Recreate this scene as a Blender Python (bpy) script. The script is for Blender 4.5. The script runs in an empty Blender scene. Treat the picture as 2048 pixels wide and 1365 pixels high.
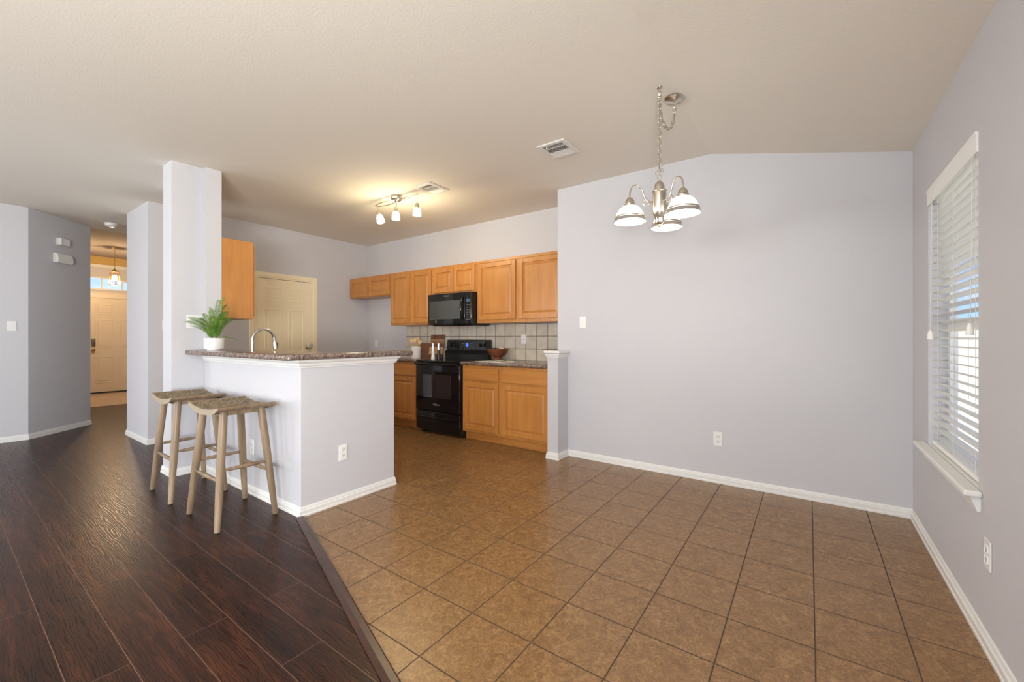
import bpy, bmesh, math, random
from mathutils import Vector, Matrix
PI = math.pi
random.seed(7)
SC = bpy.context.scene
COL = SC.collection

# ------------------------------------------------------------------ camera, world, light, exposure
cam_d = bpy.data.cameras.new('camera'); cam = bpy.data.objects.new('camera', cam_d); COL.objects.link(cam)
cam.location = (0, 0, 1.2)
cam.rotation_euler = (PI/2, 0, math.radians(35.47))
cam_d.sensor_width = 36.0; cam_d.lens = 833.2/2048*36; cam_d.shift_y = -6.55/2048
cam_d.clip_start = 0.02; cam_d.clip_end = 300
SC.camera = cam

w = bpy.data.worlds.new('sky'); SC.world = w; w.use_nodes = True
wn = w.node_tree.nodes; wl = w.node_tree.links; wn.clear()
sky = wn.new('ShaderNodeTexSky'); sky.sky_type = 'NISHITA'; sky.sun_disc = False
sky.air_density = 0.8; sky.dust_density = 0.0; sky.ozone_density = 3.0; sky.sun_elevation = math.radians(55); sky.sun_rotation = math.radians(330)
# blue sky with loose white clouds
tint = wn.new('ShaderNodeMix'); tint.data_type = 'RGBA'; tint.blend_type = 'MULTIPLY'; tint.inputs['Factor'].default_value = 1.0
tint.inputs[7].default_value = (0.080, 0.112, 0.190, 1)
cl_tc = wn.new('ShaderNodeTexCoord'); cl_mp = wn.new('ShaderNodeMapping'); cl_mp.inputs['Scale'].default_value = (1.0, 1.0, 2.6)
cl_nz = wn.new('ShaderNodeTexNoise'); cl_nz.inputs['Scale'].default_value = 3.0; cl_nz.inputs['Detail'].default_value = 6.0; cl_nz.inputs['Roughness'].default_value = 0.6
cl_r = wn.new('ShaderNodeValToRGB'); cl_r.color_ramp.elements[0].position = 0.46; cl_r.color_ramp.elements[1].position = 0.62
cl_m = wn.new('ShaderNodeMix'); cl_m.data_type = 'RGBA'; cl_m.inputs[7].default_value = (0.95, 0.98, 1.02, 1)
wl.new(cl_tc.outputs['Generated'], cl_mp.inputs[0]); wl.new(cl_mp.outputs[0], cl_nz.inputs['Vector']); wl.new(cl_nz.outputs['Fac'], cl_r.inputs[0])
wl.new(sky.outputs[0], tint.inputs[6]); wl.new(tint.outputs[2], cl_m.inputs[6]); wl.new(cl_r.outputs[0], cl_m.inputs['Factor'])
bg = wn.new('ShaderNodeBackground'); bg.inputs['Strength'].default_value = 1.0
wo = wn.new('ShaderNodeOutputWorld')
wl.new(cl_m.outputs[2], bg.inputs[0]); wl.new(bg.outputs[0], wo.inputs[0])

def area(name, loc, rot, sx, sy, power, color):
    d = bpy.data.lights.new(name, 'AREA'); d.shape = 'RECTANGLE'; d.size = sx; d.size_y = sy
    d.energy = power; d.color = color
    o = bpy.data.objects.new(name, d); COL.objects.link(o); o.location = loc; o.rotation_euler = rot
    return o
def point(name, loc, power, color, r=0.03):
    d = bpy.data.lights.new(name, 'POINT'); d.energy = power; d.color = color; d.shadow_soft_size = r
    o = bpy.data.objects.new(name, d); COL.objects.link(o); o.location = loc
    return o
sun_d = bpy.data.lights.new('sun', 'SUN'); sun_d.energy = 12.0; sun_d.angle = math.radians(1.0); sun_d.color = (1.0, 0.96, 0.90)
sun_o = bpy.data.objects.new('sun', sun_d); COL.objects.link(sun_o); sun_o.location = (-5, 15, 14)
sun_o.rotation_euler = Vector((0.25, -0.36, -0.95)).to_track_quat('-Z', 'Y').to_euler()
DAY = (0.87, 0.935, 1.0)
# daylight through the patio door and the window in the wall behind the camera
area('daylight_patio_door', (-6.5, -6.44, 1.15), (PI/2, 0, 0), 1.3, 2.0, 22, DAY)
area('daylight_rear_window', (-1.9, -6.44, 1.45), (PI/2, 0, 0), 2.8, 1.4, 132, DAY)
# fill added in an invented right-wall opening to lift faces turned that way
area('side_wall_fill', (0.60, -1.7, 1.40), (PI/2, 0, PI/2), 1.9, 1.4, 100, DAY)
# added left-wall fill: brightens the right side, throws the stools' shadows to the right
area('left_wall_fill', (-7.53, -3.0, 1.40), (PI/2, 0, -PI/2), 1.5, 1.4, 82, DAY)
# upward fills added to brighten the ceiling, as if bounced off ground outside
area('rear_ceiling_fill', (-6.2, -6.42, 0.45), (math.radians(135), 0, 0), 2.0, 0.6, 125, (1.0, 0.95, 0.88))
area('side_ceiling_fill', (0.58, -1.7, 0.95), (math.radians(135), 0, PI/2), 1.9, 0.5, 175, (1.0, 0.95, 0.88))

SC.view_settings.view_transform = 'Standard'; SC.view_settings.look = 'None'
SC.view_settings.exposure = 0.20; SC.view_settings.gamma = 1.0
SC.view_settings.use_curve_mapping = False
SC.cycles.use_denoising = True
SC.cycles.max_bounces = 10; SC.cycles.diffuse_bounces = 6; SC.cycles.glossy_bounces = 5
SC.cycles.transmission_bounces = 8; SC.cycles.transparent_max_bounces = 12
SC.cycles.sample_clamp_indirect = 6.0
SC.cycles.caustics_reflective = False; SC.cycles.caustics_refractive = False

# ------------------------------------------------------------------ material helpers
def lin(r, g, b):
    f = lambda c: (c/255/12.92) if c/255 <= 0.04045 else ((c/255+0.055)/1.055)**2.4
    return (f(r), f(g), f(b), 1)
def new_mat(name):
    m = bpy.data.materials.new(name); m.use_nodes = True
    nt = m.node_tree; b = nt.nodes['Principled BSDF']
    return m, nt, b
def N(nt, typ, **kw):
    n = nt.nodes.new(typ)
    for k, v in kw.items():
        if k in n.inputs.keys(): n.inputs[k].default_value = v
        else: setattr(n, k, v)
    return n
def ramp(nt, stops):
    r = nt.nodes.new('ShaderNodeValToRGB'); e = r.color_ramp.elements
    e[0].position, e[0].color = stops[0]; e[1].position, e[1].color = stops[1]
    for p, c in stops[2:]:
        x = e.new(p); x.color = c
    return r
def coords(nt, scale=(1,1,1), loc=(0,0,0), rot=(0,0,0)):
    tc = N(nt, 'ShaderNodeTexCoord'); mp = N(nt, 'ShaderNodeMapping')
    mp.inputs['Scale'].default_value = scale; mp.inputs['Location'].default_value = loc; mp.inputs['Rotation'].default_value = rot
    nt.links.new(tc.outputs['Object'], mp.inputs['Vector']); return mp
def bump(nt, b, height, strength, dist=0.01, chain=None):
    bp = N(nt, 'ShaderNodeBump'); bp.inputs['Strength'].default_value = strength; bp.inputs['Distance'].default_value = dist
    nt.links.new(height, bp.inputs['Height'])
    if chain: nt.links.new(chain, bp.inputs['Normal'])
    nt.links.new(bp.outputs[0], b.inputs['Normal']); return bp
def plain(name, col, rough=0.5, metal=0.0, spec=0.5, emit=None, es=0.0, coat=0.0):
    m, nt, b = new_mat(name)
    b.inputs['Base Color'].default_value = col; b.inputs['Roughness'].default_value = rough
    b.inputs['Metallic'].default_value = metal; b.inputs['Specular IOR Level'].default_value = spec
    b.inputs['Coat Weight'].default_value = coat
    if emit: b.inputs['Emission Color'].default_value = emit; b.inputs['Emission Strength'].default_value = es
    nz = N(nt, 'ShaderNodeTexNoise', Scale=35.0, Detail=2.0)
    mp = coords(nt); nt.links.new(mp.outputs[0], nz.inputs['Vector'])
    mr = N(nt, 'ShaderNodeMapRange'); dr_ = 0.004 if metal > 0.5 or rough < 0.15 else 0.03
    mr.inputs['To Min'].default_value = max(0.02, rough-dr_); mr.inputs['To Max'].default_value = min(1, rough+dr_)
    nt.links.new(nz.outputs['Fac'], mr.inputs['Value']); nt.links.new(mr.outputs[0], b.inputs['Roughness'])
    return m
def plaster(name, col, scale, strength, rough=0.75):
    m, nt, b = new_mat(name)
    b.inputs['Base Color'].default_value = col; b.inputs['Roughness'].default_value = rough
    b.inputs['Specular IOR Level'].default_value = 0.25
    mp = coords(nt); nz = N(nt, 'ShaderNodeTexNoise', Scale=scale, Detail=3.0, Roughness=0.55)
    nt.links.new(mp.outputs[0], nz.inputs['Vector'])
    bump(nt, b, nz.outputs['Fac'], strength, 0.004)
    return m

M = {}
M['wall'] = plaster('wall_paint', (0.592, 0.592, 0.622, 1), 95, 0.30, 0.6)
M['ceil'] = plaster('ceiling_paint', (0.80, 0.755, 0.675, 1), 75, 0.18, 0.9)
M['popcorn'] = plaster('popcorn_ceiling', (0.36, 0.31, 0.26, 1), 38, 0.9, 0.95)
M['trim'] = plain('white_trim', (0.80, 0.80, 0.78, 1), 0.35)
M['plate'] = plain('white_plastic', (0.82, 0.82, 0.81, 1), 0.35)
M['slot'] = plain('dark_slot', (0.05, 0.05, 0.05, 1), 0.6)
M['cream'] = plain('cream_paint', (0.92, 0.83, 0.60, 1), 0.4)
M['doorpaint'] = plain('white_door_paint', (0.78, 0.70, 0.58, 1), 0.4)
M['brass'] = plain('brass', (0.75, 0.52, 0.22, 1), 0.25, 1.0)
M['nickel'] = plain('brushed_nickel', (0.62, 0.57, 0.50, 1), 0.28, 1.0)
M['steel'] = plain('stainless_steel', (0.62, 0.61, 0.60, 1), 0.22, 1.0)
M['bronze'] = plain('grey_lock_metal', (0.30, 0.27, 0.24, 1), 0.35, 0.9)
M['black'] = plain('black_enamel', (0.006, 0.006, 0.007, 1), 0.08, 0, 0.5)
M['blackmat'] = plain('black_plastic', (0.012, 0.012, 0.013, 1), 0.32)
M['blackglass'] = plain('black_glass', (0.010, 0.011, 0.012, 1), 0.03, 0, 0.6)
M['tinted'] = plain('tinted_oven_glass', (0.018, 0.018, 0.022, 1), 0.03, 0, 0.9)
M['mwglass'] = plain('microwave_screen_glass', (0.055, 0.058, 0.056, 1), 0.04, 0, 0.8)
M['grey_mark'] = plain('grey_print', (0.30, 0.30, 0.31, 1), 0.4)
M['sticker'] = plain('dull_grey_label', (0.10, 0.10, 0.105, 1), 0.4)
M['white'] = plain('white_ceramic', (0.82, 0.81, 0.79, 1), 0.25)
M['soil'] = plain('dark_soil', (0.03, 0.022, 0.015, 1), 0.95)
M['slat'] = plain('white_slat', (0.90, 0.90, 0.87, 1), 0.4)
def slat_mat():
    m, nt, b = new_mat('white_vinyl_slat'); out = nt.nodes['Material Output']
    b.inputs['Base Color'].default_value = (0.90, 0.90, 0.87, 1); b.inputs['Roughness'].default_value = 0.4
    tl_ = N(nt, 'ShaderNodeBsdfTranslucent'); tl_.inputs[0].default_value = (0.92, 0.92, 0.88, 1)
    mx = N(nt, 'ShaderNodeMixShader'); mx.inputs[0].default_value = 0.5
    nt.links.new(b.outputs[0], mx.inputs[1]); nt.links.new(tl_.outputs[0], mx.inputs[2]); nt.links.new(mx.outputs[0], out.inputs[0])
    return m
M['vinyl'] = slat_mat()
M['cord'] = plain('white_cord', (0.75, 0.74, 0.70, 1), 0.8)
M['crystal'] = plain('crystal_knob', (0.75, 0.74, 0.70, 1), 0.08, 0.35)
M['led'] = plain('blue_display', (0.02, 0.03, 0.08, 1), 0.2, emit=(0.10, 0.20, 0.9, 1), es=0.9)
M['lcd'] = plain('dim_display', (0.05, 0.07, 0.10, 1), 0.15, emit=(0.25, 0.40, 0.75, 1), es=0.12)
M['paper'] = plain('paper', (0.72, 0.70, 0.68, 1), 0.7)
M['photo'] = plain('printed_page', (0.40, 0.38, 0.36, 1), 0.5)
M['navy'] = plain('dark_plum_skin', (0.012, 0.014, 0.025, 1), 0.35)
M['garlic'] = plain('pale_garlic_skin', (0.70, 0.56, 0.38, 1), 0.6)
M['vent'] = plain('vent_white', (0.74, 0.72, 0.68, 1), 0.45)
M['shade_sheet'] = plain('duct_shade', (0.06, 0.055, 0.05, 1), 0.8)
M['rubber'] = plain('dark_foot_pad', (0.02, 0.018, 0.016, 1), 0.7)
M['glow'] = plain('lit_frosted_glass', (0.9, 0.88, 0.82, 1), 0.4, emit=(1.0, 0.93, 0.80, 1), es=2.6)
M['glowk'] = plain('lit_opal_glass', (0.9, 0.88, 0.82, 1), 0.4, emit=(1.0, 0.88, 0.60, 1), es=4.5)
M['bulb'] = plain('lit_bulb', (1, 1, 1, 1), 0.4, emit=(1.0, 0.90, 0.74, 1), es=14.0)
M['bulbw'] = plain('warm_lit_bulb', (1, 1, 1, 1), 0.4, emit=(1.0, 0.66, 0.30, 1), es=18.0)
M['ground'] = plain('pale_dry_ground', (0.50, 0.48, 0.42, 1), 0.95)
M['fence'] = plain('weathered_fence', (0.62, 0.60, 0.55, 1), 0.9)

def glass_mat(name, rough=0.0, tint=(1,1,1,1), solid=0.12):
    m, nt, b = new_mat(name)
    out = nt.nodes['Material Output']
    tr = N(nt, 'ShaderNodeBsdfTransparent'); tr.inputs[0].default_value = tint
    gl = N(nt, 'ShaderNodeBsdfGlossy'); gl.inputs['Roughness'].default_value = 0.02
    fr = N(nt, 'ShaderNodeFresnel'); fr.inputs[0].default_value = 1.45
    mx = N(nt, 'ShaderNodeMixShader')
    ge = N(nt, 'ShaderNodeNewGeometry'); sb = N(nt, 'ShaderNodeMath', operation='SUBTRACT'); sb.inputs[0].default_value = 1.0
    ml = N(nt, 'ShaderNodeMath', operation='MULTIPLY'); nt.links.new(ge.outputs['Backfacing'], sb.inputs[1])
    nt.links.new(fr.outputs[0], ml.inputs[0]); nt.links.new(sb.outputs[0], ml.inputs[1])
    nt.links.new(ml.outputs[0], mx.inputs[0]); nt.links.new(tr.outputs[0], mx.inputs[1]); nt.links.new(gl.outputs[0], mx.inputs[2])
    nt.links.new(mx.outputs[0], out.inputs[0]); return m
M['pane'] = glass_mat('window_glass')
M['lip'] = plain('ribbed_lip_glass', (0.24, 0.215, 0.20, 1), 0.25, emit=(1.0, 0.93, 0.84, 1), es=0.03)
M['lantern_glass'] = glass_mat('lantern_glass', tint=(1.0, 0.93, 0.82, 1))

def cabinet_wood(name, c1, c2, c3, vertical=True, rough=0.34):
    m, nt, b = new_mat(name)
    s = (14, 14, 1.1) if vertical else (1.1, 14, 14)
    mp = coords(nt, s)
    n1 = N(nt, 'ShaderNodeTexNoise', Scale=1.6, Detail=4.0, Roughness=0.5, Distortion=0.5)
    nt.links.new(mp.outputs[0], n1.inputs['Vector'])
    mp2 = coords(nt, (1.2, 1.2, 1.2)); n2 = N(nt, 'ShaderNodeTexNoise', Scale=2.5, Detail=2.0)
    nt.links.new(mp2.outputs[0], n2.inputs['Vector'])
    r = ramp(nt, [(0.28, c1), (0.55, c2), (0.78, c3)])
    nt.links.new(n1.outputs['Fac'], r.inputs[0])
    mx = N(nt, 'ShaderNodeMix', data_type='RGBA', blend_type='MULTIPLY')
    mx.inputs['Factor'].default_value = 0.28
    r2 = ramp(nt, [(0.3, (0.72, 0.68, 0.62, 1)), (0.7, (1.1, 1.1, 1.1, 1))])
    nt.links.new(n2.outputs['Fac'], r2.inputs[0])
    nt.links.new(r.outputs[0], mx.inputs[6]); nt.links.new(r2.outputs[0], mx.inputs[7])
    nt.links.new(mx.outputs[2], b.inputs['Base Color'])
    b.inputs['Roughness'].default_value = rough; b.inputs['Coat Weight'].default_value = 0.15; b.inputs['Coat Roughness'].default_value = 0.25
    return m
M['maple'] = cabinet_wood('honey_maple', (0.47, 0.195, 0.047, 1), (0.54, 0.236, 0.060, 1), (0.60, 0.28, 0.080, 1))
M['mapleh'] = cabinet_wood('honey_maple_across', (0.46, 0.19, 0.045, 1), (0.53, 0.23, 0.058, 1), (0.585, 0.27, 0.076, 1), False)
M['oak'] = cabinet_wood('greyed_oak', (0.17, 0.115, 0.066, 1), (0.28, 0.198, 0.122, 1), (0.37, 0.275, 0.18, 1), True, 0.5)
M['walnut'] = cabinet_wood('dark_walnut', (0.10, 0.038, 0.018, 1), (0.17, 0.066, 0.030, 1), (0.23, 0.095, 0.045, 1), True, 0.45)
M['bowlwood'] = cabinet_wood('red_brown_wood', (0.12, 0.036, 0.015, 1), (0.19, 0.062, 0.026, 1), (0.24, 0.085, 0.04, 1), False, 0.4)
M['beech'] = cabinet_wood('pale_beech', (0.55, 0.34, 0.15, 1), (0.66, 0.44, 0.21, 1), (0.74, 0.52, 0.28, 1), True, 0.5)

def laminate():
    m, nt, b = new_mat('speckled_laminate')
    mp = coords(nt)
    n1 = N(nt, 'ShaderNodeTexNoise', Scale=42.0, Detail=5.0, Roughness=0.7, Distortion=0.8)
    n2 = N(nt, 'ShaderNodeTexNoise', Scale=120.0, Detail=3.0, Roughness=0.6)
    nt.links.new(mp.outputs[0], n1.inputs['Vector']); nt.links.new(mp.outputs[0], n2.inputs['Vector'])
    r = ramp(nt, [(0.30, (0.035, 0.026, 0.024, 1)), (0.44, (0.15, 0.105, 0.085, 1)), (0.55, (0.26, 0.20, 0.165, 1)), (0.66, (0.40, 0.33, 0.28, 1))])
    nt.links.new(n1.outputs['Fac'], r.inputs[0])
    r2 = ramp(nt, [(0.36, (0.35, 0.35, 0.37, 1)), (0.6, (1.15, 1.1, 1.05, 1))])
    nt.links.new(n2.outputs['Fac'], r2.inputs[0])
    mx = N(nt, 'ShaderNodeMix', data_type='RGBA', blend_type='MULTIPLY'); mx.inputs['Factor'].default_value = 0.8
    nt.links.new(r.outputs[0], mx.inputs[6]); nt.links.new(r2.outputs[0], mx.inputs[7])
    nt.links.new(mx.outputs[2], b.inputs['Base Color']); b.inputs['Roughness'].default_value = 0.16
    return m
M['laminate'] = laminate()

def tile_floor():
    m, nt, b = new_mat('tan_floor_tile')
    TX, TY, S = -0.587, 1.985, 0.3035
    mp = coords(nt, (1, 1, 1), (-TX, -TY, 0))
    br = N(nt, 'ShaderNodeTexBrick'); br.offset = 0.0; br.squash = 1.0
    br.inputs['Scale'].default_value = 1.0; br.inputs['Brick Width'].default_value = S; br.inputs['Row Height'].default_value = S
    br.inputs['Mortar Size'].default_value = 0.0028; br.inputs['Mortar Smooth'].default_value = 0.15; br.inputs['Bias'].default_value = 0.0
    br.inputs['Color1'].default_value = (0, 0, 0, 1); br.inputs['Color2'].default_value = (1, 1, 1, 1); br.inputs['Mortar'].default_value = (0.5, 0.5, 0.5, 1)
    nt.links.new(mp.outputs[0], br.inputs['Vector'])
    # per-tile offset of the marbling
    ml = N(nt, 'ShaderNodeVectorMath', operation='SCALE'); ml.inputs['Scale'].default_value = 7.0
    nt.links.new(br.outputs['Color'], ml.inputs[0])
    ad = N(nt, 'ShaderNodeVectorMath', operation='ADD'); nt.links.new(mp.outputs[0], ad.inputs[0]); nt.links.new(ml.outputs[0], ad.inputs[1])
    n1 = N(nt, 'ShaderNodeTexNoise', Scale=17.0, Detail=7.0, Roughness=0.68, Distortion=1.6)
    n2 = N(nt, 'ShaderNodeTexNoise', Scale=55.0, Detail=4.0, Roughness=0.65, Distortion=2.2)
    nt.links.new(ad.outputs[0], n1.inputs['Vector']); nt.links.new(ad.outputs[0], n2.inputs['Vector'])
    r1 = ramp(nt, [(0.30, (0.190, 0.098, 0.036, 1)), (0.52, (0.265, 0.146, 0.058, 1)), (0.72, (0.345, 0.203, 0.090, 1))])
    nt.links.new(n1.outputs['Fac'], r1.inputs[0])
    r2 = ramp(nt, [(0.36, (0.62, 0.60, 0.58, 1)), (0.5, (0.95, 0.95, 0.95, 1)), (0.64, (1.28, 1.28, 1.30, 1))])
    nt.links.new(n2.outputs['Fac'], r2.inputs[0])
    mx = N(nt, 'ShaderNodeMix', data_type='RGBA', blend_type='MULTIPLY'); mx.inputs['Factor'].default_value = 0.75
    nt.links.new(r1.outputs[0], mx.inputs[6]); nt.links.new(r2.outputs[0], mx.inputs[7])
    mo = N(nt, 'ShaderNodeMix', data_type='RGBA'); mo.inputs[7].default_value = (0.075, 0.043, 0.024, 1)
    nt.links.new(br.outputs['Fac'], mo.inputs['Factor']); nt.links.new(mx.outputs[2], mo.inputs[6])
    nt.links.new(mo.outputs[2], b.inputs['Base Color'])
    rr = N(nt, 'ShaderNodeMapRange'); rr.inputs['To Min'].default_value = 0.27; rr.inputs['To Max'].default_value = 0.8
    nt.links.new(br.outputs['Fac'], rr.inputs['Value']); nt.links.new(rr.outputs[0], b.inputs['Roughness'])
    inv = N(nt, 'ShaderNodeMath', operation='SUBTRACT'); inv.inputs[0].default_value = 1.0
    nt.links.new(br.outputs['Fac'], inv.inputs[1])
    b1 = bump(nt, b, n2.outputs['Fac'], 0.10, 0.003)
    bump(nt, b, inv.outputs[0], 0.6, 0.003, b1.outputs[0])
    return m
M['tile'] = tile_floor()

def wood_floor():
    m, nt, b = new_mat('dark_plank_floor')
    mp = coords(nt, (1, 1, 1), (0.35, -0.278, 0))
    br = N(nt, 'ShaderNodeTexBrick'); br.offset = 0.38; br.offset_frequency = 2; br.squash = 1.0
    br.inputs['Scale'].default_value = 1.0; br.inputs['Brick Width'].default_value = 1.22; br.inputs['Row Height'].default_value = 0.1575
    br.inputs['Mortar Size'].default_value = 0.0013; br.inputs['Mortar Smooth'].default_value = 0.1; br.inputs['Bias'].default_value = 0.0
    br.inputs['Color1'].default_value = (0, 0, 0, 1); br.inputs['Color2'].default_value = (1, 1, 1, 1); br.inputs['Mortar'].default_value = (0.5, 0.5, 0.5, 1)
    nt.links.new(mp.outputs[0], br.inputs['Vector'])
    ml = N(nt, 'ShaderNodeVectorMath', operation='SCALE'); ml.inputs['Scale'].default_value = 9.0
    nt.links.new(br.outputs['Color'], ml.inputs[0])
    st = N(nt, 'ShaderNodeVectorMath', operation='MULTIPLY'); st.inputs[1].default_value = (1.0, 7.0, 1.0)
    nt.links.new(mp.outputs[0], st.inputs[0])
    ad = N(nt, 'ShaderNodeVectorMath', operation='ADD'); nt.links.new(st.outputs[0], ad.inputs[0]); nt.links.new(ml.outputs[0], ad.inputs[1])
    n1 = N(nt, 'ShaderNodeTexNoise', Scale=2.4, Detail=6.0, Roughness=0.62, Distortion=1.2)
    nt.links.new(ad.outputs[0], n1.inputs['Vector'])
    wv = N(nt, 'ShaderNodeTexWave'); wv.bands_direction = 'Y'
    wv.inputs['Scale'].default_value = 4.2; wv.inputs['Distortion'].default_value = 13.0; wv.inputs['Detail'].default_value = 3.0; wv.inputs['Detail Scale'].default_value = 1.1
    nt.links.new(ad.outputs[0], wv.inputs['Vector'])
    r1 = ramp(nt, [(0.28, (0.015, 0.0060, 0.0042, 1)), (0.52, (0.038, 0.0125, 0.0068, 1)), (0.75, (0.088, 0.029, 0.0125, 1))])
    nt.links.new(n1.outputs['Fac'], r1.inputs[0])
    r2 = ramp(nt, [(0.2, (0.58, 0.56, 0.55, 1)), (0.75, (1.18, 1.18, 1.18, 1))])
    nt.links.new(wv.outputs['Fac'], r2.inputs[0])
    mx = N(nt, 'ShaderNodeMix', data_type='RGBA', blend_type='MULTIPLY'); mx.inputs['Factor'].default_value = 0.75
    nt.links.new(r1.outputs[0], mx.inputs[6]); nt.links.new(r2.outputs[0], mx.inputs[7])
    pv = ramp(nt, [(0.0, (0.82, 0.80, 0.80, 1)), (1.0, (1.18, 1.18, 1.18, 1))]); nt.links.new(br.outputs['Color'], pv.inputs[0])
    mv = N(nt, 'ShaderNodeMix', data_type='RGBA', blend_type='MULTIPLY'); mv.inputs['Factor'].default_value = 1.0
    nt.links.new(mx.outputs[2], mv.inputs[6]); nt.links.new(pv.outputs[0], mv.inputs[7])
    mo = N(nt, 'ShaderNodeMix', data_type='RGBA'); mo.inputs[7].default_value = (0.17, 0.095, 0.062, 1)  # pale seam colour paints in the light caught on plank bevels
    nt.links.new(br.outputs['Fac'], mo.inputs['Factor']); nt.links.new(mv.outputs[2], mo.inputs[6])
    nt.links.new(mo.outputs[2], b.inputs['Base Color'])
    rr = N(nt, 'ShaderNodeMapRange'); rr.inputs['To Min'].default_value = 0.26; rr.inputs['To Max'].default_value = 0.40
    nt.links.new(wv.outputs['Fac'], rr.inputs['Value']); nt.links.new(rr.outputs[0], b.inputs['Roughness'])
    b.inputs['Specular IOR Level'].default_value = 0.22
    bump(nt, b, wv.outputs['Fac'], 0.10, 0.002)
    return m
M['planks'] = wood_floor()

def splash_tile():
    m, nt, b = new_mat('cream_wall_tile')
    mp = coords(nt, (1, 1, 1), (4.895, 0, -1.062), (0, 0, 0))
    sw = N(nt, 'ShaderNodeSeparateXYZ'); cb = N(nt, 'ShaderNodeCombineXYZ')
    nt.links.new(mp.outputs[0], sw.inputs[0]); nt.links.new(sw.outputs[0], cb.inputs[0]); nt.links.new(sw.outputs[2], cb.inputs[1])
    br = N(nt, 'ShaderNodeTexBrick'); br.offset = 0.0; br.squash = 1.0
    br.inputs['Scale'].default_value = 1.0; br.inputs['Brick Width'].default_value = 0.158; br.inputs['Row Height'].default_value = 0.156
    br.inputs['Mortar Size'].default_value = 0.0036; br.inputs['Mortar Smooth'].default_value = 0.1; br.inputs['Bias'].default_value = 0.0
    br.inputs['Color1'].default_value = (0.58, 0.52, 0.43, 1); br.inputs['Color2'].default_value = (0.66, 0.60, 0.50, 1); br.inputs['Mortar'].default_value = (0.13, 0.085, 0.055, 1)
    nt.links.new(cb.outputs[0], br.inputs['Vector'])
    nz = N(nt, 'ShaderNodeTexNoise', Scale=12.0, Detail=5.0); nt.links.new(mp.outputs[0], nz.inputs['Vector'])
    r = ramp(nt, [(0.3, (0.85, 0.84, 0.82, 1)), (0.7, (1.08, 1.08, 1.08, 1))]); nt.links.new(nz.outputs['Fac'], r.inputs[0])
    mx = N(nt, 'ShaderNodeMix', data_type='RGBA', blend_type='MULTIPLY'); mx.inputs['Factor'].default_value = 0.8
    nt.links.new(br.outputs['Color'], mx.inputs[6]); nt.links.new(r.outputs[0], mx.inputs[7])
    nt.links.new(mx.outputs[2], b.inputs['Base Color']); b.inputs['Roughness'].default_value = 0.35
    return m
M['splash'] = splash_tile()

def foyer_tile():
    m, nt, b = new_mat('beige_foyer_tile')
    mp = coords(nt, (1, 1, 1), (0.1, 0.1, 0), (0, 0, 0))
    br = N(nt, 'ShaderNodeTexBrick'); br.offset = 0.0; br.squash = 1.0
    br.inputs['Scale'].default_value = 1.0; br.inputs['Brick Width'].default_value = 0.45; br.inputs['Row Height'].default_value = 0.45
    br.inputs['Mortar Size'].default_value = 0.004
    br.inputs['Color1'].default_value = (0.48, 0.34, 0.23, 1); br.inputs['Color2'].default_value = (0.54, 0.39, 0.27, 1); br.inputs['Mortar'].default_value = (0.28, 0.20, 0.13, 1)
    nt.links.new(mp.outputs[0], br.inputs['Vector'])
    nt.links.new(br.outputs['Color'], b.inputs['Base Color']); b.inputs['Roughness'].default_value = 0.3
    return m
M['foyertile'] = foyer_tile()

def weave():
    m, nt, b = new_mat('woven_seagrass')
    mp = coords(nt, (1, 1, 1), (0, 0, 0), (0, 0, math.radians(45)))
    br = N(nt, 'ShaderNodeTexBrick'); br.offset = 0.5; br.squash = 1.0
    br.inputs['Scale'].default_value = 1.0; br.inputs['Brick Width'].default_value = 0.030; br.inputs['Row Height'].default_value = 0.011
    br.inputs['Mortar Size'].default_value = 0.0016; br.inputs['Mortar Smooth'].default_value = 0.6; br.inputs['Bias'].default_value = 0.0
    br.inputs['Color1'].default_value = (0.19, 0.135, 0.070, 1); br.inputs['Color2'].default_value = (0.48, 0.37, 0.23, 1); br.inputs['Mortar'].default_value = (0.055, 0.036, 0.018, 1)
    nt.links.new(mp.outputs[0], br.inputs['Vector'])
    nt.links.new(br.outputs['Color'], b.inputs['Base Color']); b.inputs['Roughness'].default_value = 0.75
    inv = N(nt, 'ShaderNodeMath', operation='SUBTRACT'); inv.inputs[0].default_value = 1.0; nt.links.new(br.outputs['Fac'], inv.inputs[1])
    bump(nt, b, inv.outputs[0], 1.0, 0.006)
    return m
M['weave'] = weave()

def strands():
    m, nt, b = new_mat('seagrass_end_strands')
    mp = coords(nt, (1, 1, 1))
    wv = N(nt, 'ShaderNodeTexWave'); wv.bands_direction = 'X'; wv.inputs['Scale'].default_value = 38.0; wv.inputs['Distortion'].default_value = 1.5
    nt.links.new(mp.outputs[0], wv.inputs['Vector'])
    r = ramp(nt, [(0.1, (0.20, 0.15, 0.095, 1)), (0.6, (0.52, 0.43, 0.32, 1))]); nt.links.new(wv.outputs['Fac'], r.inputs[0])
    nt.links.new(r.outputs[0], b.inputs['Base Color']); b.inputs['Roughness'].default_value = 0.7
    bump(nt, b, wv.outputs['Fac'], 0.6, 0.003)
    return m
M['strands'] = strands()

def fern_mat():
    m, nt, b = new_mat('fern_leaf')
    mp = coords(nt, (1, 1, 1)); nz = N(nt, 'ShaderNodeTexNoise', Scale=22.0, Detail=3.0); nt.links.new(mp.outputs[0], nz.inputs['Vector'])
    r = ramp(nt, [(0.3, (0.050, 0.120, 0.018, 1)), (0.55, (0.13, 0.25, 0.028, 1)), (0.75, (0.21, 0.33, 0.06, 1))]); nt.links.new(nz.outputs['Fac'], r.inputs[0])
    nt.links.new(r.outputs[0], b.inputs['Base Color']); b.inputs['Roughness'].default_value = 0.6; b.inputs['Specular IOR Level'].default_value = 0.2
    return m
M['fern'] = fern_mat()

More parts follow.
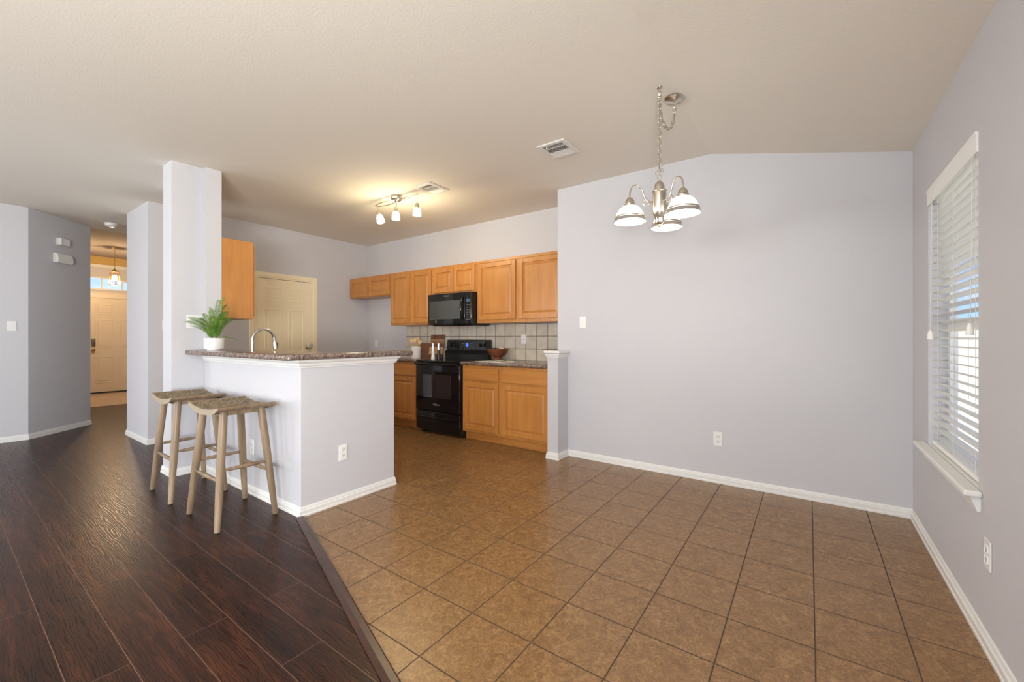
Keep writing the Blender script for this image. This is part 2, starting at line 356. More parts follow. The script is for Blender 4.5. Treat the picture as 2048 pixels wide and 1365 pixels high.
# ------------------------------------------------------------------ mesh helpers
def B(): return bmesh.new()
def box(bm, x0, x1, y0, y1, z0, z1, bev=0.0, seg=2):
    x0, x1 = min(x0, x1), max(x0, x1); y0, y1 = min(y0, y1), max(y0, y1); z0, z1 = min(z0, z1), max(z0, z1)
    vs = [bm.verts.new(p) for p in ((x0,y0,z0),(x1,y0,z0),(x1,y1,z0),(x0,y1,z0),(x0,y0,z1),(x1,y0,z1),(x1,y1,z1),(x0,y1,z1))]
    fs = [bm.faces.new([vs[i] for i in f]) for f in ((0,3,2,1),(4,5,6,7),(0,1,5,4),(1,2,6,5),(2,3,7,6),(3,0,4,7))]
    if bev > 0:
        es = list({e for f in fs for e in f.edges})
        bmesh.ops.bevel(bm, geom=es, offset=bev, segments=seg, profile=0.5, affect='EDGES')
    return vs
def prism(bm, pts, a0, a1, axis='z'):
    """extrude a 2-D outline; axis z: pts are (x,y); axis y: pts are (x,z); axis x: pts are (y,z)"""
    def mk(p, a): return (p[0], p[1], a) if axis == 'z' else ((p[0], a, p[1]) if axis == 'y' else (a, p[0], p[1]))
    v0 = [bm.verts.new(mk(p, a0)) for p in pts]; v1 = [bm.verts.new(mk(p, a1)) for p in pts]
    n = len(pts)
    bm.faces.new(v0); bm.faces.new(v1)
    for i in range(n): bm.faces.new((v0[i], v0[(i+1) % n], v1[(i+1) % n], v1[i]))
def lathe(bm, prof, segs=28, cx=0, cy=0, cz=0, mtx=None):
    rings = []
    for r, z in prof:
        if r <= 1e-6: rings.append([bm.verts.new((cx, cy, cz+z))])
        else: rings.append([bm.verts.new((cx+r*math.cos(2*PI*i/segs), cy+r*math.sin(2*PI*i/segs), cz+z)) for i in range(segs)])
    for a, b in zip(rings, rings[1:]):
        for i in range(segs):
            j = (i+1) % segs
            if len(a) == 1 and len(b) == 1: continue
            if len(a) == 1: bm.faces.new((a[0], b[i], b[j]))
            elif len(b) == 1: bm.faces.new((a[i], a[j], b[0]))
            else: bm.faces.new((a[i], a[j], b[j], b[i]))
    for rg in (rings[0], rings[-1]):
        if len(rg) > 1:
            try: bm.faces.new(rg)
            except ValueError: pass
    if mtx is not None:
        bmesh.ops.transform(bm, matrix=mtx, verts=[v for rg in rings for v in rg])
def lathe_open(bm, prof, segs=28, cx=0, cy=0, cz=0):
    rings = [[bm.verts.new((cx+r*math.cos(2*PI*i/segs), cy+r*math.sin(2*PI*i/segs), cz+z)) for i in range(segs)] for r, z in prof]
    for a, b in zip(rings, rings[1:]):
        for i in range(segs): bm.faces.new((a[i], a[(i+1) % segs], b[(i+1) % segs], b[i]))
def tube(bm, pts, rad, segs=12, closed=False, cap=True):
    pts = [Vector(p) for p in pts]; n = len(pts)
    rads = rad if isinstance(rad, (list, tuple)) else [rad]*n
    rings = []; up = None
    for i in range(n):
        if closed: t = pts[(i+1) % n]-pts[i-1]
        else: t = pts[min(i+1, n-1)]-pts[max(i-1, 0)]
        t.normalize()
        if up is None:
            up = Vector((0, 0, 1)) if abs(t.z) < 0.9 else Vector((1, 0, 0))
        a = t.cross(up)
        if a.length < 1e-5: a = t.cross(Vector((0, 1, 0)))
        a.normalize(); bb = a.cross(t).normalized(); up = bb
        rings.append([bm.verts.new(pts[i]+rads[i]*(a*math.cos(2*PI*k/segs)+bb*math.sin(2*PI*k/segs))) for k in range(segs)])
    m = n if closed else n-1
    for i in range(m):
        A, Bq = rings[i], rings[(i+1) % n]
        for k in range(segs): bm.faces.new((A[k], A[(k+1) % segs], Bq[(k+1) % segs], Bq[k]))
    if cap and not closed:
        bm.faces.new(rings[0]); bm.faces.new(rings[-1])
def sweep(bm, path, prof):
    """profile (out, z) swept along a horizontal polyline; out is to the right of travel, corners mitred"""
    P2 = [Vector(p) for p in path]; n = len(P2); rings = []
    for i in range(n):
        d0 = (P2[i]-P2[i-1]).normalized() if i > 0 else None
        d1 = (P2[i+1]-P2[i]).normalized() if i < n-1 else None
        r0 = Vector((d0.y, -d0.x)) if d0 else None; r1 = Vector((d1.y, -d1.x)) if d1 else None
        if r0 is None: mv = r1
        elif r1 is None: mv = r0
        else:
            mv = (r0+r1); mv = mv/max(1e-6, mv.dot(r0))
        rings.append([bm.verts.new((P2[i].x+mv.x*o, P2[i].y+mv.y*o, z)) for o, z in prof])
    k = len(prof)
    for a, b in zip(rings, rings[1:]):
        for j in range(k): bm.faces.new((a[j], a[(j+1) % k], b[(j+1) % k], b[j]))
    bm.faces.new(rings[0]); bm.faces.new(rings[-1])

def obj(name, bm, mat, parent=None, origin=None, smooth=False, bevel=0.0):
    """one mesh object; origin = world point that becomes its local zero"""
    if origin is not None: bmesh.ops.translate(bm, vec=-Vector(origin), verts=bm.verts)
    bmesh.ops.recalc_face_normals(bm, faces=bm.faces)
    me = bpy.data.meshes.new(name); bm.to_mesh(me); bm.free()
    if mat: me.materials.append(mat)
    if smooth:
        for p in me.polygons: p.use_smooth = True
        try: me.set_sharp_from_angle(angle=math.radians(38))
        except Exception: pass
    o = bpy.data.objects.new(name, me); COL.objects.link(o)
    if parent: o.parent = parent
    elif origin is not None: o.location = origin
    if bevel > 0:
        md = o.modifiers.new('bevel', 'BEVEL'); md.width = bevel; md.segments = 2; md.limit_method = 'ANGLE'; md.angle_limit = math.radians(40)
    return o
def thing(name, label, cat, loc=(0,0,0), rotz=0.0, group=None):
    o = bpy.data.objects.new(name, None); COL.objects.link(o); o.empty_display_size = 0.1
    o.location = loc; o.rotation_euler = (0, 0, rotz); o['label'] = label; o['category'] = cat
    if group: o['group'] = group
    return o
def tag(o, label, cat, group=None, kind=None):
    o['label'] = label; o['category'] = cat
    if group: o['group'] = group
    if kind: o['kind'] = kind
    return o
def struct(name, bm, mat, label, cat, parent=None, **kw):
    o = obj(name, bm, mat, parent, **kw)
    if parent is None: tag(o, label, cat, kind='structure')
    return o
def struct_root(name, label, cat, loc=(0,0,0), rotz=0.0):
    o = thing(name, label, cat, loc, rotz); o['kind'] = 'structure'; return o
def dup(root, loc, rotz, label, group=None):
    r = root.copy(); COL.objects.link(r); r.location = loc; r.rotation_euler = (0, 0, rotz); r['label'] = label
    if group: r['group'] = group
    for ch in list(root.children):
        c = ch.copy(); COL.objects.link(c); c.parent = r
        for g in ch.children:
            d = g.copy(); COL.objects.link(d); d.parent = c
    return r

# ------------------------------------------------------------------ key planes
XR, YD, XW, YS, ZC = 0.561, 3.790, -6.03, 4.285, 2.733
CREASE, ZR = -0.672, 2.436
YB = -6.4
T = 0.12

# ------------------------------------------------------------------ floor
bm = B()
TA, TB = (-2.765, 1.45), (0.0, 0.0)
# boundary between planks and tile runs at 45 degrees-ish from the bar corner toward the camera side
d = Vector((-1.16-(-2.70), 0.955-1.449)); d.normalize()
e0 = Vector((-2.70, 1.449)); e1 = e0+d*3.6
ye = e0.y+d.y/d.x*(0.681-e0.x); e1 = Vector((0.681, ye))
prism(bm, [(-10.1, -6.52), (0.681, -6.52), (0.681, ye), (e0.x, e0.y), (-2.765, 1.46), (-10.1, 1.46)], -0.10, 0.0)
box(bm, -10.1, -5.5, 1.46, 4.405, -0.10, 0.0)
struct('floor', bm, M['planks'], 'dark brown wood plank floor in front of the bar', 'floor')
bm = B()
prism(bm, [(e0.x, e0.y), (0.681, ye), (0.681, 3.91), (e0.x, 3.91)], -0.10, 0.0)
box(bm, -5.5, e0.x, 1.46, 3.91, -0.10, 0.0); box(bm, -5.5, -2.0, 3.91, 4.405, -0.10, 0.0)
struct('floor_tile', bm, M['tile'], 'square tan ceramic tile floor of the dining area and kitchen', 'floor')
bm = B(); box(bm, -12.54, -10.1, 1.19, 4.405, -0.10, 0.0)
struct('floor_foyer', bm, M['foyertile'], 'beige tile floor strip before the front door', 'floor')
# reducer strip
nr = Vector((d.y, -d.x))
if nr.y > 0: nr = -nr
bm = B()
a0 = e0-d*0.05; a1 = e1
prof = [(0.0, 0.001), (0.052, 0.001), (0.052, 0.006), (0.030, 0.012), (0.006, 0.012), (0.0, 0.008)]
sweep(bm, [(a0.x-nr.x*-0.0, a0.y), (a1.x, a1.y)], [(o-0.0, z) for o, z in prof])
M['reducer'] = cabinet_wood('dark_reducer', (0.030, 0.014, 0.009, 1), (0.055, 0.024, 0.015, 1), (0.09, 0.040, 0.025, 1), False, 0.3)
struct('trim_1', bm, M['reducer'], 'dark wood reducer strip between planks and tile', 'trim')

# ------------------------------------------------------------------ ceiling
bm = B()
prism(bm, [(-8.2, ZC), (CREASE, ZC), (XR+T, ZR-(T)*(ZC-ZR)/(XR-CREASE)), (XR+T, ZC+0.22), (-8.2, ZC+0.22)], -6.52, 4.405, 'y')
struct('ceiling', bm, M['ceil'], 'off-white textured ceiling sloping down above the window wall', 'ceiling')
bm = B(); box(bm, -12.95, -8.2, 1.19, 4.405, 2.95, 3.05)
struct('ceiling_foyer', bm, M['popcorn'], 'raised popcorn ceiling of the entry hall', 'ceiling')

# ------------------------------------------------------------------ walls
W = M['wall']
bm = B(); prism(bm, [(-2.12, 0), (XR, 0), (XR, ZR), (CREASE, ZC), (-2.12, ZC)], YD, YD+T, 'y')
struct('wall_back', bm, W, 'plain pale grey dining wall under the chandelier', 'wall')
bm = B(); box(bm, -2.12, -2.0, YD+T, YS+T, 0, ZC)
struct('wall_kitchen_right', bm, W, 'short kitchen side wall behind the dining wall', 'wall')
bm = B(); box(bm, XW-T, -2.12, YS, YS+T, 0, ZC)
struct('wall_kitchen_back', bm, W, 'pale grey kitchen wall behind the stove and cabinets', 'wall')
WY0, WY1, WZ0, WZ1 = 2.476, 3.350, 0.585, 2.045
bm = B()
for y0, y1, z0, z1 in ((WY1, YD+T, 0, ZR), (-0.75, WY0, 0, ZR), (YB-T, -2.65, 0, ZR), (-2.65, -0.75, 0, 0.7), (-2.65, -0.75, 2.1, ZR), (WY0, WY1, 0, WZ0), (WY0, WY1, WZ1, ZR)):
    box(bm, XR, XR+T, y0, y1, z0, z1)
struct('wall_right', bm, W, 'grey wall with the blind-covered window at the right edge', 'wall')
# kitchen left wall with door opening
DY0, DY1, DZ = 2.528, 3.345, 2.035
bm = B()
for y0, y1, z0, z1 in ((1.433, DY0, 0, ZC), (DY1, YS, 0, ZC), (DY0, DY1, DZ, ZC)):
    box(bm, XW-T, XW, y0, y1, z0, z1)
struct('wall_kitchen_left', bm, W, 'kitchen wall holding the cream panel door', 'wall')
bm = B(); box(bm, -6.87, XW-T, 1.433, 1.553, 0, ZC); box(bm, -6.87, -6.75, 1.553, 4.405, 0, 2.95)
struct('wall_hall_right', bm, W, 'pale wall end between hall and kitchen, left of the column', 'wall')
bm = B()
for y0, y1, z0, z1 in ((-2.2, 0.69, 0, ZC), (YB-T, -3.8, 0, ZC), (-3.8, -2.2, 0, 0.68), (-3.8, -2.2, 2.12, ZC)): box(bm, -7.61, -7.49, y0, y1, z0, z1)
struct('wall_left', bm, W, 'bright wall at the far left edge with a light switch', 'wall')
bm = B(); prism(bm, [(-7.49, 0.69), (-8.10, 1.31), (-8.18, 1.225), (-7.61, 0.64)], 0, ZC)
struct('wall_hall_angled', bm, W, 'angled shaded grey wall with door chime boxes', 'wall')
bm = B(); box(bm, -12.95, -8.10, 1.19, 1.31, 0, 3.0)
struct('wall_foyer_left', bm, W, 'entry hall side wall hidden behind the angled wall', 'wall')
XD = -12.42
bm = B()
box(bm, XD-T, XD, 1.31, 1.955, 0, 2.24); box(bm, XD-T, XD, 2.885, 4.405, 0, 2.24); box(bm, XD-T, XD, 1.955, 2.885, 2.06, 2.24)
AC, AH, AZ = 2.10, 0.78, 0.25
arc = [(AC-AH*math.cos(PI*i/20), 2.24+AZ*math.sin(PI*i/20)) for i in range(21)]
prism(bm, [(1.31, 2.24)]+arc+[(4.405, 2.24), (4.405, 2.75), (1.31, 2.75)], XD-T, XD, 'x')
struct('wall_foyer_front', bm, W, 'entry wall around the front door and arched transom', 'wall')
M['yellow'] = plaster('wall_lantern_glow', (0.62, 0.44, 0.17, 1), 95, 0.3, 0.6)  # yellow base colour paints in the warm glow of the pendant lantern
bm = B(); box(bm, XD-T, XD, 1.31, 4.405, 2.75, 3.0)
struct('wall_foyer_upper', bm, M['yellow'], 'wall strip under the entry hall ceiling, lantern glow painted in yellow', 'wall')
bm = B(); box(bm, XD-0.5, -6.87, 4.405, 4.50, 0, 3.0)
struct('wall_foyer_right', bm, W, 'entry hall far side wall out of sight', 'wall')
bm = B(); box(bm, XD+0.0005, XD+0.030, 1.31, 4.405, 2.712, 2.778, 0.006)
struct('trim_2', bm, M['trim'], 'white ledge trim high above the front door', 'trim')
# rear wall behind the camera with its openings
bm = B()
for x0, x1, z0, z1 in ((-7.49, -7.25, 0, ZC), (-5.15, -3.35, 0, ZC), (-0.45, XR, 0, ZR), (-7.25, -5.15, 2.18, ZC), (-7.25, -5.15, 0, 0.12), (-3.35, -0.45, 2.18, ZC-0.1), (-3.35, -0.45, 0, 0.72)):
    box(bm, x0, x1, YB-T, YB, z0, z1)
struct('wall_front', bm, W, 'rear living room wall behind the viewer', 'wall')

# column and bar walls
bm = B(); box(bm, -4.693, -4.473, 1.221, 1.45, 0, ZC)
struct('column', bm, W, 'square white column rising beside the bar and stools', 'column')
bm = B(); box(bm, -5.45, -4.41, 1.45, 1.575, 0, ZC)
struct('wall_bar_return', bm, W, 'wall behind the column carrying the side cabinet', 'wall')
bm = B(); prism(bm, [(-4.41, 1.45), (-2.765, 1.45), (-2.765, 2.215), (-2.89, 2.215), (-2.89, 1.575), (-4.41, 1.575)], 0, 1.05)
struct('wall_bar', bm, W, 'pale grey half wall under the breakfast bar', 'wall')
bm = B(); box(bm, -2.12, -2.003, 3.586, YD, 0, 1.045)
struct('wall_pony', bm, W, 'short half-height wall end beside the base cabinet', 'wall')

# mouldings
BASE = [(0, 0), (0.016, 0), (0.016, 0.012), (0.013, 0.016), (0.013, 0.040), (0.008, 0.046), (0.010, 0.050), (0.006, 0.062), (0, 0.064)]
def baseboard(name, path, label):
    bm = B(); sweep(bm, path, BASE); struct(name, bm, M['trim'], label, 'baseboard')
baseboard('baseboard_back', [(-2.003, YD), (XR, YD)], 'white baseboard along the dining wall')
baseboard('baseboard_right', [(XR, YD-0.016), (XR, YB)], 'white baseboard along the window wall')
baseboard('baseboard_pony', [(-2.12, 3.60), (-2.12, 3.586), (-2.003, 3.586), (-2.003, YD-0.016)], 'white baseboard wrapping the short half-height wall')
baseboard('baseboard_bar', [(-4.693, 1.45), (-4.693, 1.221), (-4.473, 1.221), (-4.473, 1.45), (-2.765, 1.45), (-2.765, 2.215), (-2.89, 2.215)], 'white baseboard around the column and bar')
baseboard('baseboard_hall', [(-6.87, 3.2), (-6.87, 1.433), (XW, 1.433), (XW, DY0-0.065)], 'white baseboard around the hall wall end')
baseboard('baseboard_left', [(-7.49, YB), (-7.49, 0.69), (-8.10, 1.31), (-12.42, 1.31)], 'white baseboard along the left and angled walls')
baseboard('baseboard_nook', [(XW, DY1+0.065), (XW, YS), (-4.76, YS)], 'white baseboard in the refrigerator nook')
CAP = [(0, 0.996), (0.009, 0.996), (0.011, 1.004), (0.018, 1.010), (0.022, 1.026), (0.036, 1.038), (0.036, 1.050), (0, 1.050)]
bm = B(); sweep(bm, [(-4.41, 1.45), (-2.765, 1.45), (-2.765, 2.215), (-2.89, 2.215)], CAP)
struct('trim_3', bm, M['trim'], 'white crown moulding under the bar top', 'trim')
bm = B()
sweep(bm, [(-2.12, YD), (-2.12, 3.586), (-2.003, 3.586), (-2.003, YD)], [(0, 1.005), (0.008, 1.005), (0.010, 1.015), (0.020, 1.030), (0.020, 1.042), (0.0, 1.045)])
box(bm, -2.15, -1.975, 3.558, YD, 1.045, 1.072, 0.006)
struct('trim_4', bm, M['trim'], 'white cap moulding on top of the short half wall', 'trim')

# ------------------------------------------------------------------ doors
def panel_ring(bm, face, y0, y1, z0, z1, out):
    """raised moulding ring and field on a door face; face = x plane, out = +1/-1"""
    wd = 0.022
    for a in ((y0, y1, z0, z0+wd), (y0, y1, z1-wd, z1), (y0, y0+wd, z0+wd, z1-wd), (y1-wd, y1, z0+wd, z1-wd)):
        box(bm, face-0.004*out, face+0.006*out, *a, bev=0.003, seg=1)
    g = 0.045
    box(bm, face-0.004*out, face+0.005*out, y0+g, y1-g, z0+g, z1-g, 0.004, 1)
def six_panel(bm, x, out, y0, y1, ztop):
    wid = y1-y0; st = 0.115; mid = 0.10
    pw = (wid-2*st-mid)/2
    for c0 in (y0+st, y0+st+pw+mid):
        for z0, z1 in ((0.22, 0.79), (0.98, 1.60), (1.70, ztop-0.115)):
            panel_ring(bm, x, c0, c0+pw, z0, z1, out)
root = struct_root('door_1', 'cream six-panel door on the left kitchen wall', 'door', (XW, (DY0+DY1)/2, 0))
O = (XW, (DY0+DY1)/2, 0)
bm = B(); cs = 0.058
box(bm, XW+0.001, XW+0.016, DY0-cs, DY0, 0, DZ+cs, 0.004); box(bm, XW+0.001, XW+0.016, DY1, DY1+cs, 0, DZ+cs, 0.004); box(bm, XW+0.001, XW+0.016, DY0, DY1, DZ, DZ+cs, 0.004)
box(bm, XW-T, XW+0.004, DY0, DY0+0.018, 0, DZ); box(bm, XW-T, XW+0.004, DY1-0.018, DY1, 0, DZ); box(bm, XW-T, XW+0.004, DY0+0.018, DY1-0.018, DZ-0.018, DZ)
obj('frame', bm, M['cream'], root, O)
bm = B(); box(bm, XW-0.045, XW-0.008, DY0+0.021, DY1-0.021, 0.012, DZ-0.024, 0.002)
six_panel(bm, XW-0.008, 1, DY0+0.021, DY1-0.021, DZ-0.02)
slab = obj('panel_leaf', bm, M['cream'], root, O)
bm = B()
m_ = Matrix.Translation((XW-0.008, 3.268, 1.068)) @ Matrix.Rotation(PI/2, 4, 'Y')
lathe(bm, [(0.0, 0), (0.032, 0), (0.032, 0.008), (0.012, 0.012), (0.012, 0.035), (0.024, 0.044), (0.027, 0.056), (0.020, 0.066), (0, 0.068)], 20, mtx=m_)
kb = obj('knob', bm, M['brass'], slab, O, smooth=True)
bm = B(); m_ = Matrix.Translation((XW-0.008, 3.268, 1.085)) @ Matrix.Rotation(PI/2, 4, 'Y')
lathe(bm, [(0.020, 0.016), (0.036, 0.020), (0.041, 0.040), (0.041, 0.070), (0.030, 0.084), (0, 0.086)], 20, mtx=m_)
kb = obj('knob_cover', bm, M['crystal'], slab, O, smooth=True); kb['label'] = 'clear and white child-proof knob cover'
for yy in (2.71, 3.17):
    bm = B(); box(bm, XW-0.008, XW+0.006, yy-0.010, yy+0.010, DZ-0.062, DZ-0.022, 0.002); tube(bm, [(XW+0.012, yy, DZ-0.03), (XW+0.016, yy, DZ-0.055), (XW+0.004, yy, DZ-0.062)], 0.0035, 6)
    hk = obj('over_door_hook', bm, M['plate'], slab, O); hk['label'] = 'small white plastic hook over the door top'

FY0, FY1 = 1.965, 2.875
root = struct_root('door_2', 'white six-panel front door at the end of the hall', 'door', (XD, 2.42, 0)); O = (XD, 2.42, 0)
bm = B()
box(bm, XD+0.001, XD+0.02, FY0-0.09, FY0-0.004, 0, 2.16, 0.005); box(bm, XD+0.001, XD+0.02, FY1+0.004, FY1+0.09, 0, 2.16, 0.005); box(bm, XD+0.001, XD+0.02, FY0-0.004, FY1+0.004, 2.055, 2.16, 0.005)
box(bm, XD+0.001, XD+0.0205, FY0-0.09, FY1+0.09, 2.16, 2.182, 0.005)
obj('frame', bm, M['doorpaint'], root, O)
bm = B(); box(bm, XD-0.055, XD-0.01, FY0, FY1, 0.03, 2.0565, 0.002); six_panel(bm, XD-0.01, 1, FY0, FY1, 2.04)
slab = obj('panel_leaf', bm, M['doorpaint'], root, O)
bm = B(); box(bm, XD-0.06, XD+0.002, FY0, FY1, 0.002, 0.028)
ob = obj('threshold', bm, M['slot'], root, O); ob['label'] = 'dark door sweep and threshold'
bm = B(); box(bm, XD-0.01, XD+0.03, 2.02, 2.085, 1.02, 1.185, 0.018, 3); obj('keypad_lock', bm, M['bronze'], slab, O, smooth=True)
bm = B(); m_ = Matrix.Translation((XD-0.01, 2.052, 0.94)) @ Matrix.Rotation(PI/2, 4, 'Y')
lathe(bm, [(0, 0), (0.034, 0), (0.034, 0.01), (0.013, 0.014), (0.013, 0.035), (0.028, 0.045), (0.03, 0.06), (0.02, 0.07), (0, 0.072)], 20, mtx=m_)
obj('knob', bm, M['brass'], slab, O, smooth=True)
bm = B(); m_ = Matrix.Translation((XD-0.01, 2.435, 1.54)) @ Matrix.Rotation(PI/2, 4, 'Y'); lathe(bm, [(0, 0), (0.009, 0), (0.009, 0.006), (0, 0.007)], 12, mtx=m_)
obj('peephole', bm, M['brass'], slab, O)
# arched transom
root = struct_root('window_2', 'arched transom window above the front door', 'window', (XD, AC, 2.24)); O = (XD, AC, 2.24)
bm = B()
pts = [(XD+0.004, AC-AH*math.cos(PI*i/28), 2.245+AZ*math.sin(PI*i/28)) for i in range(29)]
tube(bm, pts, 0.017, 8); box(bm, XD-0.05, XD+0.02, AC-AH, AC+AH, 2.235, 2.262, 0.003)
for yy in (1.62, 2.19, 2.52):
    zt = 2.24+AZ*math.sqrt(max(0, 1-((yy-AC)/AH)**2)); box(bm, XD-0.035, XD+0.006, yy-0.012, yy+0.012, 2.25, zt)
obj('window_frame', bm, M['trim'], root, O)
bm = B(); prism(bm, [(AC-AH*0.995*math.cos(PI*i/20), 2.25+AZ*0.97*math.sin(PI*i/20)) for i in range(21)], XD-0.030, XD-0.026, 'x')
obj('pane', bm, M['pane'], root, O)

# ------------------------------------------------------------------ window on the right wall
root = struct_root('window_1', 'double-hung window behind the white blind', 'window', (XR, (WY0+WY1)/2, WZ0)); O = (XR, (WY0+WY1)/2, WZ0)
bm = B(); fx0, fx1 = XR+0.078, XR+0.112
for a in ((WY0, WY1, WZ0, WZ0+0.045), (WY0, WY1, WZ1-0.045, WZ1), (WY0, WY0+0.045, WZ0+0.045, WZ1-0.045), (WY1-0.045, WY1, WZ0+0.045, WZ1-0.045), (WY0+0.045, WY1-0.045, 1.24, 1.30)):
    box(bm, fx0, fx1, *a, bev=0.004)
obj('window_frame', bm, M['trim'], root, O)
for z0, z1 in ((WZ0+0.045, 1.24), (1.30, WZ1-0.045)):
    bm = B(); box(bm, XR+0.094, XR+0.098, WY0+0.045, WY1-0.045, z0, z1); obj('pane', bm, M['pane'], root, O)
bm = B()
box(bm, XR-0.055, XR, WY0-0.055, WY1+0.075, WZ0-0.022, WZ0+0.003, 0.008, 3); box(bm, XR, XR+0.076, WY0, WY1, WZ0-0.0, WZ0+0.003)
sweep(bm, [(XR, WY1+0.045), (XR, WY0-0.025)], [(0, WZ0-0.085), (0.010, WZ0-0.085), (0.014, WZ0-0.07), (0.024, WZ0-0.045), (0.032, WZ0-0.022), (0, WZ0-0.022)])
struct('trim_5', bm, M['trim'], 'white sill and apron under the window blind', 'window sill')

root = thing('window_blind', 'white two-inch slat blind hanging in the right window', 'blind', (XR+0.035, (WY0+WY1)/2, WZ0)); O = (XR+0.035, (WY0+WY1)/2, WZ0)
bm = B(); bx = XR+0.040; g = 0.010
box(bm, XR+0.004, XR+0.068, WY0+0.004, WY1-0.004, WZ1-0.062, WZ1-0.003, 0.004)
obj('headrail', bm, M['slat'], root, O)
bm = B(); sweep(bm, [(XR+0.001, WY1-0.002), (XR+0.001, WY0+0.003)], [(0, WZ1-0.088), (0.006, WZ1-0.088), (0.007, WZ1-0.075), (0.007, WZ1-0.02), (0.010, WZ1-0.012), (0.011, WZ1-0.004), (0, WZ1-0.004)])
obj('valance', bm, M['slat'], root, O)
bm = B(); zs = WZ0+0.060; sp = 0.0425; k = 0
tl = math.radians(9)
while zs < WZ1-0.075:
    hw = 0.025
    p = [(bx-hw*math.cos(tl), zs+hw*math.sin(tl)), (bx, zs+0.003), (bx+hw*math.cos(tl), zs-hw*math.sin(tl))]
    th = 0.0028
    prism(bm, [(p[0][0], p[0][1]), (p[1][0], p[1][1]), (p[2][0], p[2][1]), (p[2][0], p[2][1]-th), (p[1][0], p[1][1]-th), (p[0][0], p[0][1]-th)], WY0+g, WY1-g, 'y')
    zs += sp; k += 1
obj('slats', bm, M['vinyl'], root, O)
bm = B(); box(bm, bx-0.026, bx+0.026, WY0+g, WY1-g, WZ0+0.008, WZ0+0.030, 0.005)
for yy in (WY0+0.08, (WY0+WY1)/2, WY1-0.08): box(bm, bx-0.008, bx+0.008, yy-0.008, yy+0.008, WZ0+0.0035, WZ0+0.009)
obj('bottom_rail', bm, M['slat'], root, O)
for yy in (WY0+0.10, (WY0+WY1)/2, WY1-0.14):
    for dx in (-0.026, 0.026):
        bm = B(); tube(bm, [(bx+dx, yy, WZ0+0.03), (bx+dx, yy, WZ1-0.06)], 0.0011, 5); obj('ladder_cord', bm, M['cord'], root, O)
for yy, zz in ((WY1-0.12, 1.19), (WY0+0.05, 1.21)):
    bm = B(); tube(bm, [(XR-0.006, yy, WZ1-0.07), (XR-0.012, yy, zz+0.045)], 0.0016, 5); pc = obj('pull_cord', bm, M['cord'], root, O)
    bm = B(); lathe(bm, [(0.004, 0.05), (0.009, 0.04), (0.013, 0.01), (0.013, 0.0), (0, 0)], 12, XR-0.013, yy, zz); obj('tassel', bm, M['slat'], pc, O, smooth=True)

# ------------------------------------------------------------------ wall plates
def plate(name, label, cat, pos, rotz, kind, group=None, wide=1):
    """local frame: wall face at y=0, plate toward -y, x along the wall, z up"""
    root = thing(name, label, cat, pos, rotz, group)
    w_, h_ = 0.070+0.046*(wide-1), 0.115
    bm = B(); box(bm, -w_/2, w_/2, -0.006, -0.0004, -h_/2, h_/2, 0.003); obj('cover_plate', bm, M['plate'], root)
    for i in range(wide):
        cx = (i-(wide-1)/2)*0.046
        if kind == 'outlet':
            for cz in (-0.020, 0.020):
                bm = B(); box(bm, cx-0.0165, cx+0.0165, -0.0085, -0.0058, cz-0.014, cz+0.014, 0.004, 3); f = obj('receptacle', bm, M['plate'], root)
                bm = B()
                for sx in (-0.0065, 0.0065): box(bm, cx+sx-0.0013, cx+sx+0.0013, -0.0088, -0.008, cz-0.001, cz+0.008)
                box(bm, cx-0.0025, cx+0.0025, -0.0088, -0.008, cz-0.010, cz-0.005); obj('slot', bm, M['slot'], f)
        elif kind == 'switch':
            bm = B(); box(bm, cx-0.006, cx+0.006, -0.008, -0.0058, -0.013, 0.013); prism(bm, [(-0.007, -0.004), (-0.007, 0.009), (-0.017, 0.012), (-0.015, 0.004)], cx-0.004, cx+0.004, 'x'); obj('toggle', bm, M['plate'], root)
        else:
            bm = B(); box(bm, cx-0.012, cx+0.012, -0.009, -0.0058, -0.012, 0.012, 0.003); obj('jack', bm, M['plate'], root)
            bm = B(); box(bm, cx-0.004, cx+0.004, -0.0094, -0.0088, -0.004, 0.004); obj('slot', bm, M['slot'], root)
    return root
FACE_S, FACE_E, FACE_W = 0.0, PI/2, -PI/2   # normal -y, +x, -x
plate('wall_outlet', 'white outlet low on the dining wall right of centre', 'outlet', (-0.61, YD, 0.364), FACE_S, 'outlet')
plate('light_switch', 'white switch on the dining wall near the kitchen corner', 'switch', (-1.832, YD, 1.355), FACE_S, 'switch')
plate('wall_outlet', 'white outlet on the window wall at the right edge, low', 'outlet', (XR, 2.355, 0.370), FACE_W, 'outlet')
plate('wall_outlet', 'white outlet on the end of the bar half wall', 'outlet', (-2.765, 1.758, 0.364), FACE_E, 'outlet')
plate('wall_outlet', 'white outlet on the bar front behind the nearer stool legs', 'outlet', (-3.48, 1.45, 0.360), FACE_S, 'outlet')
plate('light_switch', 'white double switch on the column behind the fern', 'switch', (-4.473, 1.385, 1.344), FACE_E, 'switch', wide=2)
plate('light_switch', 'white switch on the hall wall side seen left of the column', 'switch', (XW, 1.595, 1.340), FACE_E, 'switch')
plate('light_switch', 'white switch at the far left edge of the room', 'switch', (-7.49, 0.566, 1.335), FACE_E, 'switch')
plate('wall_outlet', 'white outlet above the bar in the refrigerator nook', 'outlet', (-5.79, YS, 1.10), FACE_S, 'outlet')
plate('phone_jack', 'white jack plate on the cream backsplash right of the bowl', 'jack', (-2.87, YS-0.0085, 1.182), FACE_S, 'jack')

